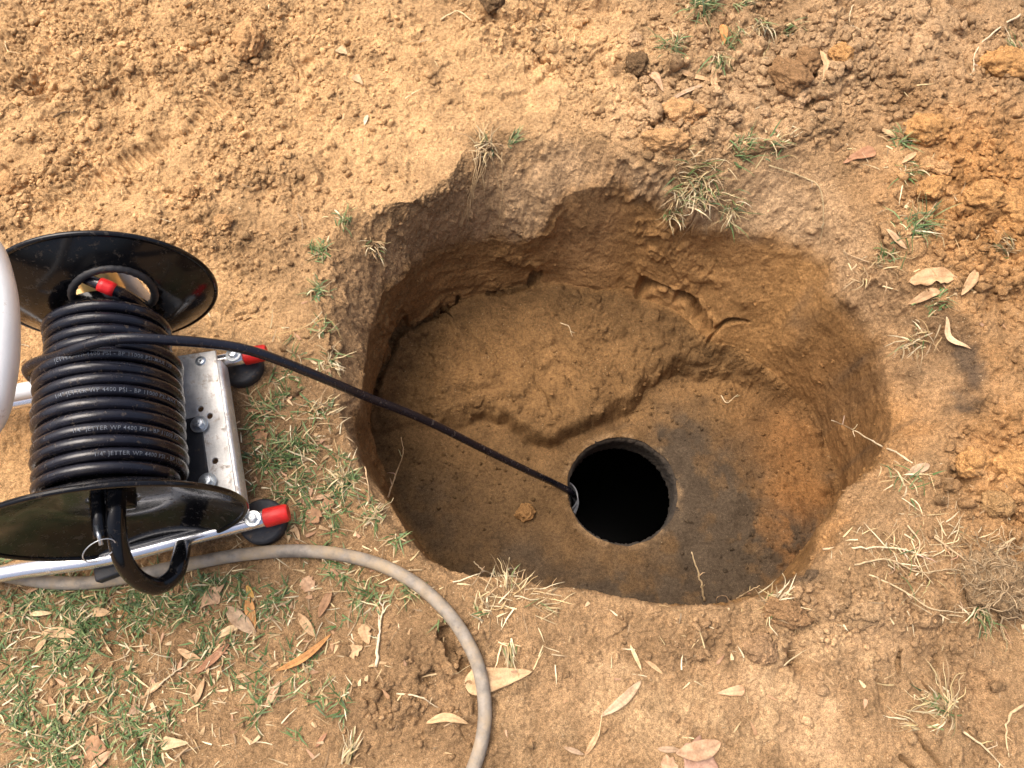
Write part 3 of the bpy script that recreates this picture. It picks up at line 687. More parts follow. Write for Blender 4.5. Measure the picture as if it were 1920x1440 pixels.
# ------------------------------------------------------------------ jetting hose wound on the reel and led into the manhole
hose = empty('jetting_hose', RB, RZ)
tag(hose, 'black ribbed coil of hose wound on the reel and led down into the manhole', 'hose')
HR = .0070; R1 = .0635; R2 = .0735; PITCH = .0147
def helix(R_, y0, y1, ph0, jit):
    n_ = int(abs(y1 - y0) / PITCH * 48); out = []
    for i in range(n_ + 1):
        f = i / 48; ph = ph0 + 2 * math.pi * f; yy = y0 - PITCH * f
        rj = R_ + jit * math.sin(f * 1.7 + 1) + jit * .6 * math.sin(f * 4.1)
        out.append((rj * math.sin(ph), yy + .0012 * math.sin(f * 2.3) * math.sin(ph), ZA + rj * math.cos(ph)))
    return out
Y1A, Y2A = .090, .026
lead = [Lp(u, v, YU + yy) for u, v, yy in ((136, 510, .030), (156, 520, .012), (200, 538, -.007), (238, 555, -.010), (268, 578, -.010), (286, 612, -.010))]
ph_s = math.radians(110)
c1 = helix(R1, Y1A, YL + .008, ph_s, .0010)
mb = MB(); mb.tube(catmull(lead[:-1] + [Vector(c1[3]), Vector(c1[8])], 6) + c1[9:], HR, 12); mb.build('coil', M['hose'], hose)
c2 = helix(R2, Y2A, YL + .009, math.radians(30), .0008)
mb = MB(); mb.tube(c2, HR, 12); coil2 = mb.build('coil', M['hose'], hose)
free_c = [Vector((-.075, .020, ZA - .012)), Vector((-.078, .032, ZA + .030))] + [L(u, v, zz) for u, v, zz in ((112, 664, .232), (160, 648, .248), (225, 637, .252), (300, 635, .240), (380, 642, .218), (480, 662, .182), (600, 706, .115), (700, 749, .040), (800, 790, -.045), (900, 838, -.150), (1000, 888, -.268), (1040, 907, -.330), (1066, 919, -.362))]
pcL = MI @ Vector((pc.x, pc.y, ZF - .10)); free_c += [L(1075, 929, -.400), L(1077, 938, -.455), L(1076, 948, -.56)]
fr = catmull(free_c, 10)
fr2 = [p_ + Vector((0, .0012 * math.sin(i * .21), .0010 * math.sin(i * .17 + 1))) for i, p_ in enumerate(fr)]
mb = MB(); mb.tube(fr2, [.0070 - .0010 * min(1, i / 60) for i in range(len(fr2))], 14); mb.build('free_run', M['hose'], hose)
td_ = (lead[3] - lead[1]).normalized()
mb = MB(); tb_ = lead[2]; mb.tube([tb_ - td_ * .0085, tb_ - td_ * .003, tb_ + td_ * .004, tb_ + td_ * .009], [.0082, .0086, .0085, .0081], 18); mb.build('tape_band', M['tape'], hose)
def text_mesh(body, size):
    cu = bpy.data.curves.new('text', 'FONT'); cu.body = body; cu.size = size; cu.offset = .00004; cu.space_character = 1.12; cu.resolution_u = 2
    tmp = bpy.data.objects.new('text', cu); C.objects.link(tmp); bpy.context.view_layer.update()
    me = bpy.data.meshes.new_from_object(tmp.evaluated_get(bpy.context.evaluated_depsgraph_get()))
    bpy.data.objects.remove(tmp); bpy.data.curves.remove(cu)
    bm = bmesh.new(); bm.from_mesh(me); bmesh.ops.subdivide_edges(bm, edges=[e for e in bm.edges if e.calc_length() > size * .22], cuts=2)
    bm.to_mesh(me); bm.free(); return me
def print_on_coil(body, upx, vpx, a_off, size=.0062):
    me = text_mesh(body, size)
    tgt = L(upx, vpx, .245); ph0 = math.atan2(tgt.x, .085)
    best = min(range(60 * 40), key=lambda k: abs((Y2A - PITCH * k / 48) - tgt.y) + (9 if abs(((math.radians(30) + 2 * math.pi * k / 48 - ph0 + math.pi) % (2 * math.pi)) - math.pi) > .07 else 0))
    for v_ in me.vertices:
        ph = ph0 + v_.co.x / (R2 + HR); k = best / 48 + (ph - ph0) / (2 * math.pi)
        yy = Y2A - PITCH * k + .0012 * math.sin(k * 2.3) * math.sin(math.radians(30) + 2 * math.pi * k)
        rj = R2 + .0008 * math.sin(k * 1.7 + 1) + .00048 * math.sin(k * 4.1)
        al = a_off + (v_.co.y - size * .35) / HR; rr_ = rj + (HR + .00022) * math.cos(al)
        v_.co = (rr_ * math.sin(ph), yy + (HR + .00022) * math.sin(al), ZA + rr_ * math.cos(ph))
    me.materials.clear(); me.materials.append(M['print']); me.name = 'printed_text'
    link(bpy.data.objects.new('printed_text', me), coil2)
LINE = '1/4" JETTER WP 4400 PSI - BP 11000 PSI-MAX 100'
print_on_coil('JETTER WP 4400 PSI - BP 11000 PSI-MAX 100', 90, 676, -.28)
print_on_coil(LINE, 92, 738, -.25)
print_on_coil(LINE[:38], 130, 794, -.25)
print_on_coil(LINE[:33], 172, 852, -.25)

# ------------------------------------------------------------------ grey supply hose on the ground
gp = [(-60, 1068), (40, 1084), (110, 1093), (200, 1089), (350, 1058), (450, 1040), (550, 1033), (640, 1040), (720, 1062), (790, 1102), (850, 1162), (890, 1232), (907, 1300), (907, 1370), (888, 1440), (850, 1530), (800, 1640), (690, 1850)]
pts = []
for u, v in gp:
    q_ = at(u, v, .012); zz = gz(q_.x, q_.y); q_ = at(u, v, zz + .0082); pts.append(q_)
gh = catmull(pts, 8)
zs = [max(gz(p_.x + dx_, p_.y + dy_) for dx_, dy_ in ((0, 0), (.006, 0), (-.006, 0), (0, .006), (0, -.006))) + .0072 for p_ in gh]
zs = [sum(zs[max(0, i - 5):i + 6]) / len(zs[max(0, i - 5):i + 6]) for i in range(len(zs))]
for p_, zz in zip(gh, zs): p_.z = zz
mb = MB(); mb.tube(gh, .0084, 18)
tag(mb.build('supply_hose', M['grey_hose']), 'thick grey dusty hose curving over the grass below the hole', 'hose')

# ------------------------------------------------------------------ blades, roots, leaves
def blades(P, head, length, width, elev, curl, cols, zoff=0.0):
    """vectorised curved blades; returns verts, faces, colours"""
    n_ = len(P); S = 5; ts = np.linspace(0, 1, S)
    V_ = np.zeros((n_, S, 2, 3), np.float32); pos = np.array(P, float); h_ = head.copy(); e_ = elev.copy()
    side0 = RNG.normal(0, .5, n_)
    for i in range(S):
        w_ = width * (1 - ts[i]) ** .75 * (.7 + .5 * math.sin(ts[i] * 2.4 + .2)) + .00012
        sx = -np.sin(h_) * np.cos(side0); sy = np.cos(h_) * np.cos(side0); sz = np.sin(side0) * .7
        sd_ = np.stack([sx, sy, sz], -1) * w_[:, None] * .5
        V_[:, i, 0] = pos - sd_; V_[:, i, 1] = pos + sd_
        st = length / (S - 1)
        pos = pos + np.stack([np.cos(h_) * np.cos(e_) * st, np.sin(h_) * np.cos(e_) * st, np.sin(e_) * st], -1)
        e_ = e_ - curl / (S - 1); h_ = h_ + RNG.normal(0, .12, n_)
    base = (np.arange(n_) * S * 2)[:, None, None]
    r_ = np.arange(S - 1)[None, :, None] * 2
    F_ = (base + r_ + np.array([0, 1, 3, 2])[None, None, :]).reshape(-1, 4)
    c_ = np.repeat(cols[:, None, :], S * 2, 1).reshape(-1, 3)
    return V_.reshape(-1, 3), F_, c_
GREENS = np.array([(.072, .125, .034), (.098, .158, .05), (.13, .185, .066), (.066, .106, .036), (.19, .225, .09)])
STRAW = np.array([(.50, .38, .19), (.58, .46, .26), (.42, .29, .14), (.62, .52, .33), (.34, .22, .11), (.28, .19, .10), (.40, .30, .17)])
def pick(pal, n_): return pal[RNG.integers(0, len(pal), n_)] * RNG.uniform(.75, 1.25, (n_, 1))
flatV = np.stack([X, Y, z], -1).reshape(-1, 3)
area_w = (near > .8) & (np.abs(PX) < .951) & (PY > -.121) & (PY < 1.191)
def scatter(mask, n_):
    w_ = (mask * area_w).ravel().astype(np.float64); cs = np.cumsum(w_); return np.searchsorted(cs, RNG.random(n_) * cs[-1])
patch = sm(-.25, .35, fbm(X, Y, .06, 4, 420))
lawn = blob([(50, 1270, 130, 180, 1.1), (110, 1400, 140, 70, 1.0), (300, 1140, 170, 45, .6), (300, 1300, 170, 90, .42), (60, 1130, 120, 40, .6), (530, 800, 45, 140, .55), (620, 930, 70, 80, .5), (640, 1100, 110, 40, .45), (480, 1180, 120, 80, .4), (480, 1330, 120, 60, .3), (500, 720, 40, 50, .5)], 0, .5, 430) * ow
sl = scatter(lawn ** 1.3 * (.12 + patch), 760)
PB, HB = [], []
for i in sl:
    k_ = RNG.integers(3, 11); ctr = flatV[i]
    for j in range(k_): PB.append(ctr + np.r_[RNG.normal(0, .0032, 2), -.001]); HB.append(RNG.uniform(0, 6.28))
n_ = len(PB); PB = np.array(PB); HB = np.array(HB)
green = RNG.random(n_) < .80
cl = np.where(green[:, None], pick(GREENS, n_), pick(STRAW, n_))
v_, f_, c_ = blades(PB, HB, RNG.uniform(.009, .027, n_), RNG.uniform(.0014, .0029, n_), RNG.uniform(.1, .95, n_), RNG.uniform(.3, 1.5, n_), cl)
tag(mesh_obj('grass', v_, f_, M['grass'], cols=c_), 'short patchy green grass beside and below the reel', 'grass', kind='stuff')
stw = np.clip(blob([(150, 1300, 330, 220, 1), (500, 1150, 260, 110, .8), (560, 850, 100, 200, .8), (900, 1150, 200, 80, .35), (1700, 1020, 200, 120, .5), (1300, 330, 160, 80, .3), (1400, 1200, 400, 100, .15), (1600, 400, 160, 250, .2)], 0, .5, 440), .012, 1) * ow
si = scatter(stw, 1600); n_ = len(si); P_ = flatV[si] + np.c_[np.zeros((n_, 2)), RNG.uniform(.0006, .003, n_)]
v_, f_, c_ = blades(P_, RNG.uniform(0, 6.28, n_), RNG.uniform(.005, .026, n_) * RNG.choice([.7, 1, 1.5], n_), RNG.uniform(.0007, .0024, n_), RNG.uniform(-.05, .25, n_), RNG.uniform(-.1, .35, n_), pick(STRAW, n_))
tag(mesh_obj('straw', v_, f_, M['grass'], cols=c_), 'scattered dry straw bits and dead stems lying on the soil', 'straw', kind='stuff')

li_ = scatter(np.clip(blob([(250, 1250, 330, 170, 1), (560, 1150, 160, 100, .8), (560, 860, 90, 180, .6), (600, 980, 80, 40, 1), (1300, 300, 160, 80, .25), (1720, 560, 120, 80, .3), (1300, 1330, 300, 90, .12)], 0, .5, 445), .004, 1) * ow, 330); n_ = len(li_)
v_, f_, c_ = blades(flatV[li_] + np.c_[np.zeros((n_, 2)), RNG.uniform(.001, .0035, n_)], RNG.uniform(0, 6.28, n_), RNG.uniform(.006, .017, n_), RNG.uniform(.0028, .0058, n_), RNG.uniform(-.05, .3, n_), RNG.uniform(0, .6, n_), pick(np.array([(.50, .34, .18), (.36, .21, .11), (.58, .43, .25), (.44, .26, .15)]), n_))
tag(mesh_obj('leaf_litter', v_, f_, M['leaf'], cols=c_), 'small broken scraps of dry leaf scattered over the lawn', 'leaf litter', kind='stuff')
# crumbs of soil lying loose
def crumb_variants(k, sub=1):
    out = []
    for s in range(k):
        bm = bmesh.new(); bmesh.ops.create_icosphere(bm, subdivisions=sub, radius=1)
        sc = (random.uniform(.75, 1.25), random.uniform(.75, 1.25), random.uniform(.55, .9))
        cuts_ = [(Vector((random.gauss(0, 1), random.gauss(0, 1), random.gauss(.3, 1))).normalized(), random.uniform(.45, .75)) for _ in range(7)]
        for v__ in bm.verts:
            d__ = 1 + .42 * mnoise.noise(v__.co * 1.5 + Vector((s * 9.1, 3, 1))) + .2 * mnoise.noise(v__.co * 3.7 + Vector((s * 5, 2, 7)))
            v__.co = Vector((v__.co.x * sc[0], v__.co.y * sc[1], v__.co.z * sc[2])) * d__
            for n__, h__ in cuts_:
                ex_ = v__.co.dot(n__) - h__
                if ex_ > 0: v__.co -= n__ * ex_
        bm.verts.index_update()
        out.append((np.array([v__.co for v__ in bm.verts], np.float32), np.array([[q.index for q in f__.verts] for f__ in bm.faces]))); bm.free()
    return out
CV = crumb_variants(9, 2)
colf = col.reshape(-1, 3)
CV3 = crumb_variants(7, 3)
def crumbs(name, idx_, rad, label, bright, CV=CV):
    Vs, Fs, Cs = [], [], []; off = 0
    var = RNG.integers(0, len(CV), len(idx_)); ang = RNG.uniform(0, 6.28, len(idx_))
    for k in range(len(CV)):
        s = np.where(var == k)[0]
        if not len(s): continue
        bv, bf = CV[k]; ca, sa = np.cos(ang[s])[:, None], np.sin(ang[s])[:, None]; r_ = rad[s][:, None]
        vx = (bv[:, 0] * ca - bv[:, 1] * sa) * r_; vy = (bv[:, 0] * sa + bv[:, 1] * ca) * r_; vz = bv[:, 2] * r_
        P_ = flatV[idx_[s]]; Vs.append(np.stack([vx + P_[:, :1], vy + P_[:, 1:2], vz + P_[:, 2:3] + r_ * .25], -1).reshape(-1, 3))
        Fs.append((bf[None] + (off + np.arange(len(s)) * len(bv))[:, None, None]).reshape(-1, 3)); off += len(s) * len(bv)
        cc = colf[idx_[s]] * RNG.uniform(bright[0], bright[1], (len(s), 1)); Cs.append(np.repeat(cc, len(bv), 0))
    return tag(mesh_obj(name, np.concatenate(Vs), np.concatenate(Fs), M['soil'], cols=np.concatenate(Cs)), label, 'soil crumbs', kind='stuff')
cm = np.clip(crumbs_tl * 1.0 + crumbs_tr * 1.1 + .7 * crumbs_b + .06, 0, 1.2) * ow * (1 - .9 * trm) * (.15 + .85 * smooth)
i1 = scatter(cm * (.25 + sm(-.2, .3, fbm(X, Y, .04, 3, 450))), 8500)
r1 = .0016 + .0042 * RNG.random(len(i1)) ** 2.6 + .006 * RNG.random(len(i1)) ** 14
crumbs('soil_crumbs', i1, r1, 'loose pale soil crumbs strewn around the hole', (.85, 1.3))
i3 = scatter(np.clip(crumbs_tr * (.3 + big) + .25 * big + .12 * crumbs_b, 0, 2) * ow * (1 - trm), 620)
crumbs('soil_lumps', i3, .0042 + .0075 * RNG.random(len(i3)) ** 2.2, 'bigger loose lumps of soil in the spoil at right and top', (.85, 1.2), CV3)
i2 = scatter(np.clip(floor_cr + .08, 0, 1) * np.where(floor, 1, .12) * (1 - ow) * (man > MANR + .012), 1500)
r2 = .0012 + .0034 * RNG.random(len(i2)) ** 2.6
crumbs('soil_crumbs', i2, r2, 'small damp brown crumbs on the floor of the hole', (.85, 1.25))

# clods one can tell apart
def clod(u, v, rpx, colr, label, sx=1.0, sy=1.0, rz=0, name='clod', group=None, sink=.25):
    h_, nrm = hit(u, v); dist = (h_ - Vector((0, 0, CAMH))).length
    r_ = rpx * dist / FPX * .95
    bm = bmesh.new(); bmesh.ops.create_icosphere(bm, subdivisions=5, radius=1); sd_ = random.uniform(0, 90); cc = []
    R_ = Matrix.Rotation(rz, 3, 'Z')
    for v__ in bm.verts:
        q__ = v__.co.copy(); o_ = Vector((sd_, sd_ * .3, 4))
        cell = mnoise.cell_vector(q__ * 1.1 + o_)
        d__ = 1 + .34 * mnoise.noise(q__ * 1.3 + o_) + .20 * mnoise.noise(q__ * 2.9 + o_) + .10 * mnoise.noise(q__ * 6.5 + o_) + .09 * abs(mnoise.noise(q__ * 12 + o_)) + .07 * mnoise.noise(q__ * 24 + o_)
        d__ -= .16 * max(0, q__.dot(Vector((math.sin(sd_), math.cos(sd_), .5)).normalized()) - .55) * 2
        v__.co = R_ @ Vector((q__.x * sx, q__.y * sy, q__.z * .62)) * (d__ * r_)
        f__ = 1 + .16 * mnoise.noise(q__ * 3 + o_)
        cc.append([c__ * f__ for c__ in colr])
    bm.verts.index_update()
    o = mesh_obj(name, [v__.co for v__ in bm.verts], [[q.index for q in f__.verts] for f__ in bm.faces], M['soil'], cols=np.array(cc)); bm.free()
    o.location = h_ + Vector((0, 0, r_ * sink)); tag(o, label, 'clod', group); return o
S1, S2, S3, S4 = (.52, .31, .145), (.48, .265, .105), (.50, .33, .185), (.28, .165, .08)
for a in [(468, 80, 30, S1, 'tall sandy clod in the loose sand at top left, near the tread print', .8, 1.2),
    (985, 962, 17, (.27, .15, .06), 'single brown clod lying on the hole floor left of the manhole'),
    (1735, 247, 32, S2, 'flat orange clod above the green sprig at the right side', 1.15, .8),
    (1748, 355, 24, S2, 'slanted orange clod between the green sprigs at right', 1.2, .8, .6),
    (1766, 318, 14, S1, 'small pale round clod just right of the green sprig'),
    (1740, 312, 15, S1, 'pale orange clod touching the reddish leaf side of the spoil heap'),
    (1890, 400, 32, S2, 'big round orange clod at the right edge of the picture'),
    (1845, 372, 28, S2, 'broad orange clod in the middle of the orange spoil heap', 1.2, .9),
    (1880, 125, 30, S2, 'large orange clod in the upper right corner spoil', 1.2, 1.0),
    (1475, 150, 34, S4, 'dark brown upright lump under the top right turf', .8, 1.2, .5),
    (1492, 183, 24, S3, 'pale tan lump beside the dark brown upright lump', .9, 1.1),
    (1512, 120, 22, S4, 'dark crumbly lump left of the hanging tan leaf', .9, 1.2),
    (1575, 105, 20, S2, 'orange brown clod right of the hanging tan leaf'),
    (1543, 205, 14, S3, 'pale clod under the lumps at the upper right'),
    (1376, 222, 15, S3, 'pale angular clod above the big hanging grass tuft', 1, .8),
    (1432, 212, 11, S3, 'small pale clod between the angular clod and the lumps'),
    (1280, 215, 30, S1, 'wide sandy clod below the crossed tan leaves', 1.2, .8),
    (1245, 270, 34, S1, 'wide pale sandy clod on the top lip of the hole', 1.2, .7),
    (1218, 172, 13, S3, 'round pale clod below the pinkish leaf'),
    (1208, 152, 9, S3, 'small pale clod left of the pinkish leaf'),
    (1190, 75, 13, S3, 'cream clod near the top edge left of the green tuft', .8, 1.2),
    (1195, 125, 22, (.15, .095, .05), 'dark peaty clod near the top middle'),
    (925, 8, 20, (.15, .095, .05), 'dark peaty lump at the top edge of the picture'),
    (1470, 1148, 28, (.30, .18, .09), 'brown oval clod on the lower right lip of the hole', 1.4, .8, -.3),
    (1425, 1215, 24, (.33, .21, .115), 'brown clod below the dry straw tuft at the lower lip', 1.1, 1.1),
    (355, 365, 15, S1, 'biggest sandy lump in the crumbly patch above the reel'),
    (420, 418, 16, S1, 'sandy lump at the lower end of the crumbly patch'),
    (375, 438, 13, S1, 'sandy lump close above the rim of the upper reel disc'),
    (20, 350, 22, S1, 'sandy lump at the left edge above the reel'),
    (1905, 880, 34, S2, 'orange clod at the right edge beside the dark pit'),
    (1820, 870, 26, S2, 'orange clod left of the dark pit at the right edge', 1.1, .9),
    (1868, 945, 24, (.36, .22, .10), 'brown clod below the dark pit at the right edge'),
    (1260, 905, 0, S4, '')]:
    if a[2]: clod(*a[:5], *a[5:])

rb = clod(1862, 1085, 44, (.30, .205, .115), 'grey brown matted ball of fine roots at the lower right edge', 1.1, 1.2, name='root_ball', sink=.05)
rb['category'] = 'root ball'
mb = MB(); rbr = max(v_.co.length for v_ in rb.data.vertices)
for i in range(170):
    d_ = Vector((random.gauss(0, 1), random.gauss(0, 1), abs(random.gauss(0, .8)))).normalized(); p_ = d_ * rbr * random.uniform(.55, .95); q_ = [p_]
    st = Vector((random.gauss(0, 1), random.gauss(0, 1), random.gauss(0, .6))).normalized()
    for k in range(5): st = (st + Vector((random.gauss(0, .5), random.gauss(0, .5), random.gauss(0, .4)))).normalized(); q_.append(q_[-1] + st * .006)
    mb.tube(q_, .0006, 4, col=tuple(np.array((.36, .26, .15)) * random.uniform(.6, 1.25)))
mb.build('root_fibres', M['root'], rb, cols=True)

# leaves
def leaf(bu, bv, tu, tv, wpx, colr, label, arch=.12, side=0.0, shape=0, curl=.25, lift=.0):
    A_, _ = hit(bu, bv); B_, _ = hit(tu, tv)
    if A_.z < -.05 or B_.z < -.05: A_.z = max(A_.z, B_.z); B_.z = A_.z
    d_ = B_ - A_; d_.z = 0; Ln = d_.length; d_.normalize(); s_v = Vector((-d_.y, d_.x, 0)); dist = ((A_ + B_) / 2 - Vector((0, 0, CAMH))).length
    W = wpx * 1.22 * dist / FPX * .5; nL, nW = 22, 7; V_ = []; F_ = []; cc = []; sd_ = random.uniform(0, 99)
    for i in range(nL):
        t_ = i / (nL - 1)
        if shape == 0: ww = (t_ ** .75) * ((1 - t_) ** .85) * 2.0 / 1.12
        elif shape == 1: ww = min(1, 5 * t_) ** .5 * (1 - t_) ** .7 * 1.15
        else: ww = min(1, 4 * t_) ** .6 * min(1, 2.2 * (1 - t_)) ** .8 * (1 + .55 * mnoise.noise(Vector((t_ * 5, sd_, 0))))
        for j in range(nW):
            q_ = j / (nW - 1) * 2 - 1
            edge = 1 + (.10 if shape < 2 else .34) * mnoise.noise(Vector((t_ * 9, q_ * 2, sd_)))
            c = A_ + d_ * (t_ * Ln) + s_v * (q_ * W * ww * edge + side * Ln * math.sin(t_ * math.pi))
            zz = arch * Ln * math.sin(t_ * math.pi) * .6 + curl * W * q_ * q_ * ww + .10 * W * mnoise.noise(Vector((t_ * 5, q_ * 1.5, sd_)))
            g_ = gz(c.x, c.y, .4); c.z = g_; V_.append([c, zz]); cc.append([x_ * (1 - .22 * (abs(q_) < .1) + .12 * mnoise.noise(Vector((t_ * 7, q_ * 2, sd_ + 5)))) for x_ in colr])
    base = np.array([v__[0].z for v__ in V_]).reshape(nL, nW)
    lo = base.max(1); k_ = np.array([lo[max(0, i - 3):i + 4].mean() for i in range(nL)])
    verts = []
    for i in range(nL):
        for j in range(nW):
            c, zz = V_[i * nW + j]; verts.append((c.x, c.y, max(k_[i] * .75 + base[i, j] * .25 + zz + .0012 + lift, base[i, j] + .0006)))
    F_ = [(i * nW + j, i * nW + j + 1, (i + 1) * nW + j + 1, (i + 1) * nW + j) for i in range(nL - 1) for j in range(nW - 1)]
    o = mesh_obj('leaf', verts, F_, M['leaf'], cols=np.array(cc)); s = o.modifiers.new('thickness', 'SOLIDIFY'); s.thickness = .0005; s.offset = 0
    tag(o, label, 'leaf', 'dry leaves on the ground'); return o
TAN, CRM, BRN, RED, ORG, PNK, GRY = (.52, .34, .18), (.62, .46, .26), (.34, .19, .095), (.37, .19, .10), (.50, .25, .085), (.49, .31, .18), (.40, .28, .175)
